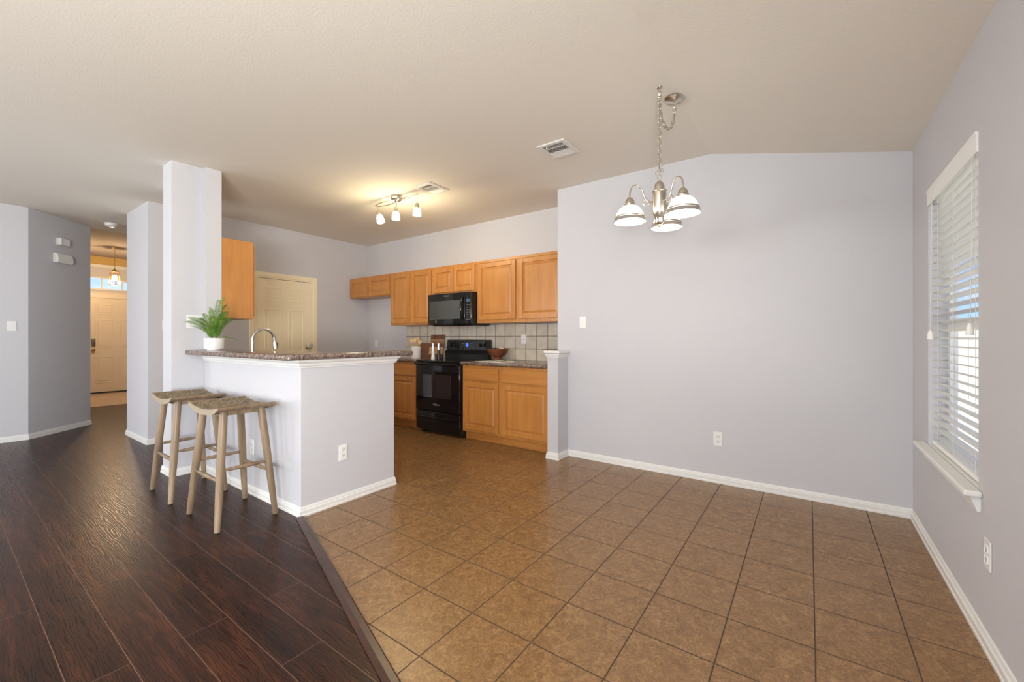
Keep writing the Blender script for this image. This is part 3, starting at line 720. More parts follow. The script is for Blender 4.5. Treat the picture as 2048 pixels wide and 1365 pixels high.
# devices on the angled wall
A45, B45 = Vector((-7.49, 0.69)), Vector((-8.10, 1.31)); u45 = (B45-A45).normalized()
rz45 = math.atan2(u45.y, u45.x)   # local -y must face (+,+)
def on45(t, z): p = A45+u45*t; return (p.x, p.y, z)
root = thing('door_chime', 'small white chime box, upper of two on the angled grey wall', 'door chime', on45(0.415, 2.375), rz45)
bm = B(); box(bm, -0.066, 0.066, -0.062, -0.0005, 0, 0.092, 0.010); obj('cover', bm, M['plate'], root)
bm = B(); box(bm, -0.066, -0.030, -0.0635, -0.058, 0.004, 0.088, 0.002); obj('side_band', bm, M['vent'], root)
root = thing('door_chime_box', 'larger white box, lower of two on the angled grey wall', 'door chime', on45(0.420, 2.150), rz45)
bm = B(); prism(bm, [(0, 0), (0, 0.115), (-0.045, 0.115), (-0.062, 0.045), (-0.055, 0.0)], -0.112, 0.112, 'x'); bmesh.ops.bevel(bm, geom=bm.edges[:], offset=0.005, segments=2, affect='EDGES'); bmesh.ops.translate(bm, vec=(0, -0.0005, 0), verts=bm.verts)
obj('cover', bm, M['plate'], root)
bm = B(); box(bm, -0.114, -0.105, -0.03, -0.004, 0.01, 0.105, 0.003); obj('end_cap', bm, M['vent'], root)

# smoke detector
root = thing('smoke_detector', 'round white smoke detector on the hall ceiling', 'smoke detector', (-7.62, 1.43, ZC))
bm = B(); lathe(bm, [(0, -0.0005), (0.068, -0.0005), (0.070, -0.014), (0.060, -0.016), (0.062, -0.034), (0.045, -0.044), (0, -0.046)], 32); obj('housing', bm, M['plate'], root, smooth=True)
bm = B(); lathe(bm, [(0.0, -0.0455), (0.012, -0.0455), (0.012, -0.049), (0, -0.05)], 16); obj('test_button', bm, M['vent'], root, smooth=True)

# ceiling vents
def vent(loc, w_, l_, label, dark):
    root = thing('ceiling_vent', label, 'vent', loc)
    bm = B(); fr = 0.035
    for a in ((-w_/2, w_/2, -l_/2, -l_/2+fr), (-w_/2, w_/2, l_/2-fr, l_/2), (-w_/2, -w_/2+fr, -l_/2+fr, l_/2-fr), (w_/2-fr, w_/2, -l_/2+fr, l_/2-fr)):
        box(bm, a[0], a[1], a[2], a[3], -0.012, -0.0005, 0.003, 1)
    obj('frame', bm, M['vent'], root)
    bm = B(); box(bm, -w_/2+fr, w_/2-fr, -l_/2+fr, l_/2-fr, -0.0015, -0.0004); obj('shade_sheet', bm, M['shade_sheet'] if dark else M['vent'], root)  # flat dark sheet stands in for the shade inside the vent
    bm = B(); xa, xb, ya, yb = -w_/2+fr, w_/2-fr, -l_/2+fr, l_/2-fr
    za, zb = ya+(yb-ya)*0.26, ya+(yb-ya)*0.66
    for i in range(3):
        yy = ya+(i+0.5)*(za-ya)/3
        prism(bm, [(yy-0.001, -0.011), (yy+0.0012, -0.011), (yy+0.010, -0.0015), (yy+0.0078, -0.0015)], xa, xb, 'x')
    box(bm, xa, xb, za-0.003, za+0.003, -0.011, -0.0015)
    n = 12
    for i in range(n):
        xx = xa+(i+0.5)*(xb-xa)/n
        prism(bm, [(xx+0.001, -0.011), (xx-0.001, -0.011), (xx-0.0055, -0.0015), (xx-0.0035, -0.0015)], za+0.003, zb-0.003, 'y')
    box(bm, xa, xb, zb-0.003, zb+0.003, -0.011, -0.0015)
    for i in range(4):
        yy = zb+(i+0.5)*(yb-zb)/4
        prism(bm, [(yy+0.004, -0.011), (yy+0.006, -0.011), (yy-0.005, -0.0015), (yy-0.007, -0.0015)], xa, xb, 'x')
    obj('louvers', bm, M['vent'], root)
    bm = B(); box(bm, -0.055, -0.047, -l_/2+fr+0.004, -l_/2+fr+0.014, -0.024, -0.010); obj('lever', bm, M['vent'], root)
    return root
vent((-1.655, 2.968, ZC), 0.245, 0.275, 'white ceiling vent with dark-backed louvers near the chandelier', True)
vent((-3.15, 3.00, ZC), 0.235, 0.275, 'white ceiling vent beside the kitchen track light', True)

# ------------------------------------------------------------------ chandelier
def link_chain(bm, pts_fn, n, L=0.038, Wd=0.020, r=0.0027):
    """n links placed along a curve pts_fn(t) -> (pos, tangent)"""
    for i in range(n):
        p, t = pts_fn((i+0.5)/n); t = t.normalized()
        side = Vector((1, 0, 0)) if abs(t.z) > 0.5 else Vector((0, 0, 1))
        a = t.cross(side).normalized(); b_ = t.cross(a).normalized()
        nrm = a if i % 2 else b_
        ring = [p+t*(L/2*math.sin(q))+nrm*(Wd/2*math.cos(q)*(1.0 if abs(math.cos(q)) > 0.3 else 1.0)) for q in [2*PI*j/14 for j in range(14)]]
        tube(bm, ring, r, 6, closed=True)
CX, CY = -0.745, 2.60
root = thing('chandelier', 'brushed nickel chandelier with three lit bell shades', 'chandelier', (CX, CY, 1.876)); O = (CX, CY, 1.876)
bm = B()
lathe(bm, [(0, 0.0), (0.007, 0.002), (0.010, 0.010), (0.006, 0.016), (0.018, 0.022), (0.024, 0.032), (0.026, 0.052), (0.030, 0.058), (0.026, 0.064), (0.038, 0.088), (0.040, 0.096), (0.0395, 0.215), (0.043, 0.219), (0.043, 0.225), (0.036, 0.229), (0.030, 0.232), (0.030, 0.250), (0.026, 0.266), (0.015, 0.278), (0.006, 0.283), (0.006, 0.292), (0, 0.293)], 32, CX, CY, 1.876)
obj('body', bm, M['nickel'], root, O, smooth=True)
bm = B(); tube(bm, [(CX+0.014*math.cos(q), CY, 1.876+0.306+0.016*math.sin(q)) for q in [2*PI*j/18 for j in range(18)]], 0.0028, 7, closed=True)
tube(bm, [(CX-0.020, CY, 2.20), (CX-0.024, CY, 2.215), (CX-0.016, CY, 2.228), (CX-0.004, CY, 2.222)], 0.003, 7); tube(bm, [(CX+0.020, CY, 2.208), (CX+0.025, CY, 2.222), (CX+0.014, CY, 2.236), (CX+0.002, CY, 2.228)], 0.003, 7)
obj('loop', bm, M['nickel'], root, O, smooth=True)
ZT = 2.690
bm = B()
link_chain(bm, lambda t: (Vector((CX, CY, 2.205+t*(ZT-2.205))), Vector((0, 0, 1))), 17)
# slack swag from the hook over to the canopy
CAN = Vector((-0.700, 2.775, ZC))
def swag(t):
    h = Vector((CX, CY, ZT+0.01)); c = Vector((CAN.x, CAN.y, ZC-0.03)); dz = -0.19*math.sin(PI*t)**0.7
    p = h.lerp(c, 0.5-0.5*math.cos(PI*t)); p.z += dz
    q = h.lerp(c, 0.5-0.5*math.cos(PI*min(1, t+0.01))); q.z += -0.19*math.sin(PI*min(1, t+0.01))**0.7
    return p, (q-p) if (q-p).length > 1e-6 else Vector((0, 0, 1))
link_chain(bm, swag, 13, 0.036)
obj('chain', bm, M['nickel'], root, O, smooth=True)
bm = B(); tube(bm, [swag(i/24)[0]+Vector((0.004, 0.004, 0)) for i in range(25)], 0.0022, 6); tube(bm, [(CX+0.003, CY, 2.19), (CX+0.003, CY, ZT)], 0.0022, 6)
ob = obj('power_cord', bm, M['nickel'], root, O, smooth=True)
bm = B(); lathe(bm, [(0, -0.0004), (0.062, -0.0004), (0.064, -0.006), (0.052, -0.018), (0.020, -0.026), (0.010, -0.032), (0, -0.033)], 32, CAN.x, CAN.y, ZC); obj('canopy', bm, M['nickel'], root, O, smooth=True)
bm = B(); lathe(bm, [(0, -0.0004), (0.018, -0.0004), (0.014, -0.008), (0.006, -0.012), (0, -0.013)], 16, CX, CY, ZC)
tube(bm, [(CX, CY, ZC-0.01), (CX, CY, ZC-0.022), (CX+0.010, CY, ZC-0.030), (CX+0.010, CY, ZC-0.042), (CX, CY, ZC-0.050), (CX-0.008, CY, ZC-0.042)], 0.003, 8); obj('ceiling_hook', bm, M['nickel'], root, O, smooth=True)
for ang in (211.5, 91.5, -28.5):
    a = math.radians(ang); u_ = Vector((math.cos(a), math.sin(a), 0))
    c = Vector((CX, CY, 0))
    def R(r, z): return c+u_*r+Vector((0, 0, z))
    # S-arm: out of the body, small scroll, tall arch, down into the cup
    pts = [R(0.036, 2.030), R(0.060, 2.032), R(0.082, 2.048), R(0.094, 2.080), R(0.106, 2.112), R(0.128, 2.134), R(0.152, 2.134), R(0.170, 2.116), R(0.178, 2.085), R(0.178, 2.045)]
    fine = []
    for i in range(len(pts)-1):
        p0, p1, p2, p3 = pts[max(0, i-1)], pts[i], pts[i+1], pts[min(len(pts)-1, i+2)]
        for s in range(5):
            t = s/5; fine.append(0.5*((2*p1)+(-p0+p2)*t+(2*p0-5*p1+4*p2-p3)*t*t+(-p0+3*p1-3*p2+p3)*t**3))
    fine.append(pts[-1])
    bm = B(); tube(bm, fine, 0.0052, 10)
    tube(bm, [R(0.080+0.020*math.cos(q)*(1-0.0*q), 2.030+0.018*math.sin(q)) for q in [PI*0.5-k*0.28 for k in range(18)]], 0.004, 8)
    arm = obj('arm', bm, M['nickel'], root, O, smooth=True)
    sc = R(0.178, 0)
    bm = B(); lathe(bm, [(0, 2.060), (0.012, 2.060), (0.020, 2.052), (0.027, 2.040), (0.028, 2.028), (0.034, 2.022), (0.034, 2.006), (0.030, 2.004), (0, 2.004)], 24, sc.x, sc.y, 0); obj('socket_cup', bm, M['nickel'], arm, O, smooth=True)
    bm = B(); lathe_open(bm, [(0.030, 2.010), (0.046, 2.004), (0.062, 1.990), (0.076, 1.968), (0.086, 1.944), (0.084, 1.944), (0.073, 1.967), (0.060, 1.987), (0.045, 2.000), (0.030, 2.006)], 36, sc.x, sc.y); sh = obj('glass_shade', bm, M['glow'], root, O, smooth=True)
    bm = B(); lathe_open(bm, [(0.0855, 1.945), (0.0895, 1.944), (0.0905, 1.938), (0.0895, 1.934), (0.0850, 1.935), (0.0855, 1.945)], 36, sc.x, sc.y); obj('metal_band', bm, M['nickel'], sh, O, smooth=True)
    bm = B(); lathe_open(bm, [(0.088, 1.934), (0.098, 1.912), (0.096, 1.911), (0.086, 1.934)], 36, sc.x, sc.y); obj('clear_lip', bm, M['lip'], sh, O, smooth=True)
    bm = B(); lathe(bm, [(0, 2.002), (0.014, 2.0), (0.018, 1.985), (0.030, 1.965), (0.030, 1.950), (0.018, 1.936), (0, 1.932)], 16, sc.x, sc.y); obj('bulb', bm, M['bulb'], sh, O, smooth=True)
    point('chandelier_bulb_light', (sc.x, sc.y, 1.905), 2.2, (1.0, 0.86, 0.68), 0.04)

# ------------------------------------------------------------------ kitchen track light
KC = Vector((-3.64, 2.95, ZC))
root = thing('track_light', 'nickel three-head track light lit on the kitchen ceiling', 'ceiling light', tuple(KC)); O = tuple(KC)
bm = B(); lathe(bm, [(0, -0.0004), (0.058, -0.0004), (0.060, -0.004), (0.058, -0.034), (0.048, -0.046), (0.020, -0.050), (0.010, -0.062), (0, -0.064)], 28, *KC); obj('canopy', bm, M['nickel'], root, O, smooth=True)
bm = B()
EL, ER = -0.345, 0.345
for off, ph in ((0.016, 1), (-0.016, -1)):
    tube(bm, [(KC.x+EL+(ER-EL)*i/24, KC.y+off+0.030*ph*math.sin(2*PI*i/24), KC.z-0.045) for i in range(25)], 0.0055, 8)
obj('wavy_bar', bm, M['nickel'], root, O, smooth=True)
for dx, dy, tilt in ((-0.30, -0.03, (0.10, -0.25)), (0.0, 0.0, (0.0, 0.05)), (0.30, 0.03, (0.12, 0.18))):
    hx, hy_ = KC.x+dx, KC.y+dy
    rot = Matrix.Translation((hx, hy_, KC.z-0.045)) @ Matrix.Rotation(tilt[1], 4, 'Y') @ Matrix.Rotation(tilt[0], 4, 'X')
    bm = B(); lathe(bm, [(0, 0.0), (0.006, 0.0), (0.006, -0.070), (0.016, -0.074), (0.020, -0.082), (0.022, -0.118), (0.018, -0.120), (0, -0.120)], 18, mtx=rot); hd = obj('lamp_head', bm, M['nickel'], root, O, smooth=True)
    bm = B(); lathe(bm, [(0, -0.119), (0.022, -0.119), (0.032, -0.130), (0.040, -0.160), (0.044, -0.195), (0.042, -0.205), (0, -0.206)], 24, mtx=rot); obj('glass_shade', bm, M['glowk'], hd, O, smooth=True)
    p = rot @ Vector((0, 0, -0.26)); point('track_lamp_light', p, 6.4, (1.0, 0.82, 0.50), 0.05)

# ------------------------------------------------------------------ foyer pendant
root = thing('pendant_lantern', 'small brass lantern lit above the front door', 'pendant light', (-11.0, 2.115, 2.22)); O = (-11.0, 2.115, 2.22)
px, py = -11.0, 2.115
bm = B(); link_chain(bm, lambda t: (Vector((px, py, 2.53+t*0.40)), Vector((0, 0, 1))), 14, 0.036, 0.018, 0.0025); obj('chain', bm, M['brass'], root, O)
bm = B(); lathe(bm, [(0, 2.9496), (0.05, 2.9496), (0.045, 2.93), (0.01, 2.92), (0, 2.92)], 20, px, py); obj('canopy', bm, M['brass'], root, O, smooth=True)
bm = B()
lathe(bm, [(0.0, 2.55), (0.010, 2.548), (0.014, 2.535), (0.05, 2.50), (0.078, 2.488), (0.078, 2.478), (0, 2.478)], 8, px, py)
for k in range(8):
    q = 2*PI*k/8; tube(bm, [(px+0.082*math.cos(q), py+0.082*math.sin(q), 2.225), (px+0.074*math.cos(q), py+0.074*math.sin(q), 2.48)], 0.0035, 6)
tube(bm, [(px+0.082*math.cos(2*PI*k/24), py+0.082*math.sin(2*PI*k/24), 2.228) for k in range(24)], 0.005, 6, closed=True)
obj('cage', bm, M['brass'], root, O)
bm = B(); lathe_open(bm, [(0.078, 2.232), (0.070, 2.476)], 8, px, py); obj('glass_panes', bm, M['lantern_glass'], root, O)
for k in range(3):
    bm = B(); q = 2*PI*k/3; lathe(bm, [(0, 2.42), (0.008, 2.41), (0.020, 2.375), (0.017, 2.34), (0.010, 2.32), (0, 2.32)], 12, px+0.03*math.cos(q), py+0.03*math.sin(q))
    obj('bulb', bm, M['bulbw'], root, O, smooth=True)
point('lantern_light', (px, py, 2.29), 66.0, (1.0, 0.74, 0.48), 0.05)

# ------------------------------------------------------------------ cabinets
def raised_door(bm, x0, x1, z0, z1, yf, th=0.019, fw=0.055):
    """front faces -y; yf is the front plane"""
    yb = yf+th
    box(bm, x0+0.004, x1-0.004, yf+0.0125, yb, z0+0.004, z1-0.004)
    for a in ((x0, x0+fw, z0, z1), (x1-fw, x1, z0, z1)): box(bm, a[0], a[1], yf, yb, a[2], a[3], 0.004)
    for a in ((x0+fw, x1-fw, z0, z0+fw), (x0+fw, x1-fw, z1-fw, z1)): box(bm, a[0], a[1], yf, yb, a[2], a[3], 0.004)
    a0, a1, c0, c1 = x0+fw, x1-fw, z0+fw, z1-fw; s = min(0.032, (a1-a0)*0.2, (c1-c0)*0.2)
    o_ = [bm.verts.new((p[0], yf+0.0122, p[1])) for p in ((a0+.011, c0+.011), (a1-.011, c0+.011), (a1-.011, c1-.011), (a0+.011, c1-.011))]
    i_ = [bm.verts.new((p[0], yf+0.003, p[1])) for p in ((a0+s, c0+s), (a1-s, c0+s), (a1-s, c1-s), (a0+s, c1-s))]
    for k in range(4): bm.faces.new((o_[k], o_[(k+1) % 4], i_[(k+1) % 4], i_[k]))
    bm.faces.new(i_)
YU = 3.965
def upper(label, x0, x1, z0, z1, doors, name='wall_cabinet', group=None):
    O = ((x0+x1)/2, YS, z0); root = thing(name, label, 'cabinet', O, group=group)
    bm = B(); box(bm, x0+0.001, x1-0.001, YU, YS-0.001, z0, z1, 0.002, 1); box(bm, x0+0.001, x1-0.001, YU-0.006, YU+0.01, z1-0.03, z1, 0.002, 1)
    obj('carcass', bm, M['maple'], root, O)
    for a, b_, c, d_ in doors:
        bm = B(); raised_door(bm, a, b_, c, d_, YU-0.0195); obj('door', bm, M['maple'], root, O)
    return root
ZT_ = 2.145
upper('short maple cabinet over the refrigerator nook, leftmost of the wall run', -6.025, -5.018, 1.828, ZT_, [(-6.010, -5.555, 1.842, 2.115), (-5.535, -5.035, 1.842, 2.115)])
upper('tall two-door maple wall cabinet left of the microwave', -5.016, -4.135, 1.380, ZT_, [(-4.992, -4.607, 1.405, 2.115), (-4.555, -4.160, 1.405, 2.115)])
upper('short maple cabinet directly above the microwave', -4.133, -3.362, 1.775, ZT_, [(-4.115, -3.748, 1.795, 2.115), (-3.742, -3.385, 1.795, 2.115)])
upper('wide two-door maple wall cabinet right of the microwave', -3.360, -2.1215, 1.380, ZT_, [(-3.327, -2.768, 1.418, 2.110), (-2.719, -2.155, 1.418, 2.110)])
# side cabinet over the sink end, its plain end panel facing the dining side
O = (-4.90, 1.575, 1.380); root = thing('wall_cabinet', 'maple cabinet above the faucet, plain side panel showing by the column', 'cabinet', O)
bm = B(); box(bm, -5.38, -4.412, 1.5765, 1.825, 1.380, 2.128, 0.002, 1); obj('carcass', bm, M['maple'], root, O)
bm = B(); box(bm, -5.38, -4.410, 1.825, 1.846, 1.380, 2.128, 0.003, 1); obj('face_frame', bm, M['maple'], root, O)
for a, b_ in ((-5.36, -4.905), (-4.885, -4.43)):
    bm = B(); raised_door(bm, a, b_, 1.40, 2.10, 0.0, 0.019)
    bmesh.ops.transform(bm, matrix=Matrix.Translation((a+b_, 1.8660, 0)) @ Matrix.Rotation(PI, 4, 'Z'), verts=bm.verts); obj('door', bm, M['maple'], root, O)
# base cabinets
YF = 3.687
def base_cab(label, x0, x1, drawers, doors):
    O = ((x0+x1)/2, YS, 0); root = thing('base_cabinet', label, 'cabinet', O)
    bm = B(); box(bm, x0, x1, YF, YS-0.001, 0.10, 0.879, 0.002, 1); obj('carcass', bm, M['maple'], root, O)
    bm = B(); box(bm, x0, x1, YF+0.062, YS-0.05, 0.0005, 0.10); obj('toe_kick', bm, M['mapleh'], root, O)
    for a, b_, c, d_ in drawers:
        bm = B(); box(bm, a, b_, YF-0.0195, YF-0.0005, c, d_, 0.006, 3); obj('drawer', bm, M['mapleh'], root, O)
    for a, b_, c, d_ in doors:
        bm = B(); raised_door(bm, a, b_, c, d_, YF-0.0195); obj('door', bm, M['maple'], root, O)
base_cab('maple base cabinet right of the stove with two drawers and doors', -3.345, -2.122, [(-3.325, -2.804, 0.705, 0.845), (-2.756, -2.150, 0.705, 0.845)], [(-3.325, -2.804, 0.130, 0.680), (-2.756, -2.150, 0.130, 0.680)])
base_cab('narrow maple base cabinet left of the stove, half hidden by the bar', -4.75, -4.125, [(-4.72, -4.15, 0.705, 0.845)], [(-4.72, -4.15, 0.130, 0.680)])
# sink run hidden behind the bar
O = (-3.9, 1.9, 0); root = thing('base_cabinet', 'base cabinet of the sink run hidden behind the bar half wall', 'cabinet', O)
bm = B(); box(bm, -5.38, -2.895, 1.577, 2.15, 0.10, 0.872); obj('carcass', bm, M['maple'], root, O)
bm = B(); box(bm, -5.36, -2.91, 1.577, 2.09, 0.0005, 0.10); obj('toe_kick', bm, M['mapleh'], root, O)
for i in range(4):
    a = -5.36+i*0.615; bm = B(); raised_door(bm, a, a+0.585, 0.13, 0.84, 0, 0.019)
    bmesh.ops.transform(bm, matrix=Matrix.Translation((2*a+0.585, 2.1700, 0)) @ Matrix.Rotation(PI, 4, 'Z'), verts=bm.verts); obj('door', bm, M['maple'], root, O)

# ------------------------------------------------------------------ worktops
def rounded_edge_prism(bm, x0, x1, prof):
    prism(bm, prof, x0, x1, 'x')
def counter_profile(yf, yb, z0, z1):
    r = (z1-z0)/2; pts = [(yb, z0), (yb, z1)]
    for i in range(9):
        q = PI/2+PI*i/8; pts.append((yf+r+r*math.cos(q), (z0+z1)/2+r*math.sin(q)))
    return pts
O = (-2.735, 3.97, 0.88)
bm = B(); prism(bm, counter_profile(3.652, YS-0.0085, 0.8795, 0.920), -3.350, -2.1225, 'x')
root = tag(obj('countertop', bm, M['laminate'], None, O, smooth=True), 'speckled laminate worktop right of the stove', 'countertop')
bm = B(); box(bm, -2.140, -2.1225, 3.66, 4.27, 0.920, 1.012, 0.003); obj('side_splash', bm, M['laminate'], root, O)
O = (-4.44, 3.97, 0.88)
bm = B(); prism(bm, counter_profile(3.652, YS-0.0085, 0.8795, 0.920), -4.765, -4.122, 'x')
tag(obj('countertop', bm, M['laminate'], None, O, smooth=True), 'speckled laminate worktop left of the stove under the crock', 'countertop')
O = (-4.1, 1.88, 0.873); bm = B()
for a in ((-5.40, -4.35, 1.577, 2.19), (-3.55, -2.893, 1.577, 2.19), (-4.35, -3.55, 1.577, 1.72), (-4.35, -3.55, 2.12, 2.19)): box(bm, a[0], a[1], a[2], a[3], 0.873, 0.914)
tag(obj('countertop', bm, M['laminate'], None, O), 'lower sink worktop hidden behind the raised bar', 'countertop')
O = (-3.95, 1.92, 0.72); bm = B()
for a in ((-4.349, -4.335, 1.721, 2.119), (-3.565, -3.551, 1.721, 2.119), (-4.335, -3.565, 1.721, 1.735), (-4.335, -3.565, 2.105, 2.119)): box(bm, a[0], a[1], a[2], a[3], 0.8725, 0.9139)
box(bm, -4.349, -3.551, 1.721, 2.119, 0.8722, 0.876)
tag(obj('sink', bm, M['steel'], None, O), 'stainless sink sunk below the bar, under the faucet', 'sink')
# raised bar top, bullnose edge, clipped front corner
bm = B()
def bar_outline(ins):
    x0, x1, yf, ye = -4.4715, -2.700+ins*-1, 1.317+ins, 2.378-ins
    pts = [(x0, yf)]
    c = 0.05
    pts += [(x1-c+c*math.sin(q), yf+c-c*math.cos(q)) for q in [PI/2*i/6 for i in range(7)]]
    c2 = 0.035
    pts += [(x1-c2+c2*math.cos(q), ye-c2+c2*math.sin(q)) for q in [PI/2*i/6 for i in range(7)]]
    xi = -2.99+ins; c3 = 0.045
    pts += [(xi+c3-c3*math.sin(q), ye-c3+c3*math.cos(q)) for q in [PI/2*i/6 for i in range(7)]]
    pts += [(xi, 1.615-ins), (-4.408, 1.615-ins), (-4.408, 1.449), (x0, 1.449)]
    return pts
ZB0, ZB1 = 1.0505, 1.091
lv = [(0.012, ZB0), (0.004, ZB0+0.003), (0.0, ZB0+0.010), (0.0, ZB1-0.012), (0.003, ZB1-0.004), (0.010, ZB1)]
rings = [[bm.verts.new((p[0], p[1], z)) for p in bar_outline(i_)] for i_, z in lv]
for a, b_ in zip(rings, rings[1:]):
    n = len(a)
    for k in range(n): bm.faces.new((a[k], a[(k+1) % n], b_[(k+1) % n], b_[k]))
bm.faces.new(rings[0]); bm.faces.new(rings[-1])
tag(obj('raised_countertop', bm, M['laminate'], None, (-3.6, 1.5, ZB0), smooth=True), 'raised L-shaped speckled laminate breakfast bar top', 'countertop')
# backsplash
bm = B(); box(bm, -5.049, -2.1215, YS-0.008, YS-0.0005, 0.921, 1.379)
struct('trim_6', bm, M['splash'], 'cream square tile backsplash behind the stove', 'backsplash')

# ------------------------------------------------------------------ text helper
def text_mesh(s, size, mtx, name, mat, parent, origin, depth=0.0004):
    cu = bpy.data.curves.new(name, 'FONT'); cu.body = s; cu.size = size; cu.align_x = 'CENTER'; cu.align_y = 'CENTER'; cu.extrude = depth
    tmp = bpy.data.objects.new('tmp', cu); COL.objects.link(tmp)
    dg = bpy.context.evaluated_depsgraph_get(); me = bpy.data.meshes.new_from_object(tmp.evaluated_get(dg))
    bpy.data.objects.remove(tmp); bm = B(); bm.from_mesh(me); bpy.data.meshes.remove(me)
    bmesh.ops.transform(bm, matrix=mtx, verts=bm.verts)
    return obj(name, bm, mat, parent, origin)
def front_mtx(x, y, z): return Matrix.Translation((x, y, z)) @ Matrix.Rotation(PI/2, 4, 'X')

# ------------------------------------------------------------------ range
SX0, SX1, SYF = -4.113, -3.352, 3.640; SXC = (SX0+SX1)/2
O = (SXC, 4.25, 0); root = thing('range', 'black electric stove with oven between the base cabinets', 'stove', O)
bm = B(); box(bm, SX0+0.003, SX1-0.003, SYF+0.045, 4.255, 0.03, 0.895, 0.004)
for xx in (SX0+0.05, SX1-0.05):
    for yy in (SYF+0.10, 4.20): box(bm, xx-0.02, xx+0.02, yy-0.02, yy+0.02, 0.0005, 0.03)
obj('body', bm, M['blackmat'], root, O)
bm = B(); box(bm, SX0, SX1, SYF+0.006, 4.18, 0.8955, 0.918, 0.006, 3); obj('cooktop', bm, M['blackglass'], root, O)
bm = B()
prism(bm, [(4.175, 0.912), (4.255, 0.912), (4.255, 1.172), (4.215, 1.172), (4.205, 1.030), (4.165, 1.020), (4.175, 0.985)], SX0, SX1, 'x'); bmesh.ops.bevel(bm, geom=bm.edges[:], offset=0.004, segments=2, affect='EDGES')
bgd = obj('backguard', bm, M['blackmat'], root, O)
bm = B(); prism(bm, [(4.2045, 1.045), (4.2115, 1.155), (4.2135, 1.155), (4.2065, 1.045)], SX0+0.06, SX1-0.06, 'x'); obj('control_panel', bm, M['blackglass'], bgd, O)
for kx in (SX0+0.085, SX0+0.155, SX1-0.155, SX1-0.085):
    bm = B(); lathe(bm, [(0, 0), (0.024, 0), (0.023, 0.010), (0.017, 0.014), (0.016, 0.030), (0, 0.031)], 20, mtx=Matrix.Translation((kx, 4.209, 1.10)) @ Matrix.Rotation(PI/2, 4, 'X'))
    box(bm, kx-0.003, kx+0.003, 4.172, 4.182, 1.085, 1.115); obj('knob', bm, M['black'], root, O, smooth=True)
bm = B(); lathe(bm, [(0, 0), (0.026, 0), (0.026, 0.003), (0, 0.0035)], 24, mtx=Matrix.Translation((SXC-0.005, 4.207, 1.105)) @ Matrix.Rotation(PI/2, 4, 'X')); obj('display', bm, M['led'], bgd, O)
for r_ in range(3):
    for c_ in range(3):
        for s_ in (-1, 1):
            xx = SXC-0.005+s_*(0.055+0.022*c_); zz = 1.075+0.024*r_; yy = 4.2045+(zz-1.045)*0.0636
            bm = B(); box(bm, xx-0.005, xx+0.005, yy-0.0012, yy+0.002, zz-0.003, zz+0.003); obj('touch_key', bm, M['grey_mark'], bgd, O)
bm = B(); box(bm, SX0+0.004, SX1-0.004, SYF, SYF+0.044, 0.290, 0.868, 0.008, 3); dr = obj('oven_door', bm, M['black'], root, O, smooth=True)
bm = B(); box(bm, -3.985, -3.500, SYF-0.0015, SYF+0.004, 0.455, 0.742, 0.001, 1); obj('oven_window', bm, M['tinted'], dr, O)
bm = B()
tube(bm, [(SX0+0.02, SYF-0.030, 0.872), (SX1-0.02, SYF-0.030, 0.872)], 0.013, 14)
for xx in (SX0+0.05, SX1-0.05): box(bm, xx-0.012, xx+0.012, SYF-0.030, SYF+0.012, 0.862, 0.882, 0.004)
obj('handle', bm, M['black'], dr, O, smooth=True)
text_mesh('Whirlpool', 0.024, front_mtx(SXC, SYF-0.0008, 0.372), 'logo', M['grey_mark'], dr, O)
bm = B(); tube(bm, [(SXC-0.028+0.036*math.cos(q), SYF-0.001, 0.376+0.014*math.sin(q)) for q in [2*PI*j/24 for j in range(24)]], 0.0012, 5, closed=True); obj('logo_ring', bm, M['grey_mark'], dr, O)
bm = B(); box(bm, SX0+0.004, SX1-0.004, SYF+0.004, SYF+0.044, 0.045, 0.280, 0.008, 3); dw = obj('drawer', bm, M['black'], root, O, smooth=True)
bm = B(); tube(bm, [(SX0+0.05, SYF+0.002, 0.222), (SX0+0.10, SYF-0.008, 0.216), (SXC, SYF-0.012, 0.212), (SX1-0.10, SYF-0.008, 0.216), (SX1-0.05, SYF+0.002, 0.222)], [0.003, 0.009, 0.010, 0.009, 0.003], 10); obj('handle', bm, M['black'], dw, O, smooth=True)

# ------------------------------------------------------------------ microwave
MX0, MX1, MZ0, MZ1, MYF = -4.128, -3.366, 1.352, 1.770, 3.860
O = ((MX0+MX1)/2, YS, MZ0); root = thing('microwave', 'black over-the-range microwave mounted above the stove', 'microwave', O)
bm = B(); box(bm, MX0+0.002, MX1-0.002, MYF+0.045, YS-0.0085, MZ0+0.018, MZ1, 0.004); prism(bm, [(MYF+0.05, MZ0+0.02), (4.27, MZ0+0.02), (4.25, MZ0+0.004), (MYF+0.09, MZ0)], MX0+0.03, MX1-0.03, 'x'); obj('body', bm, M['blackmat'], root, O)
PXD = -3.474
bm = B(); box(bm, MX0, PXD, MYF, MYF+0.044, MZ0+0.02, MZ1-0.002, 0.008, 3); dr = obj('door', bm, M['blackglass'], root, O, smooth=True)
bm = B(); box(bm, MX0+0.04, PXD-0.070, MYF-0.001, MYF+0.003, MZ0+0.085, MZ1-0.095, 0.0005, 1); obj('door_window', bm, M['mwglass'], dr, O)
bm = B()
hp = []
for i in range(15):
    t = i/14; zz = MZ0+0.075+t*(0.285); hp.append((PXD-0.024, MYF-0.006-0.036*math.sin(PI*t), zz))
tube(bm, hp, [0.006]+[0.011+0.004*math.sin(PI*i/14) for i in range(1, 14)]+[0.006], 12); obj('handle', bm, M['black'], dr, O, smooth=True)
text_mesh('Whirlpool', 0.024, front_mtx((MX0+PXD)/2+0.02, MYF-0.0006, MZ1-0.035), 'logo', M['grey_mark'], dr, O)
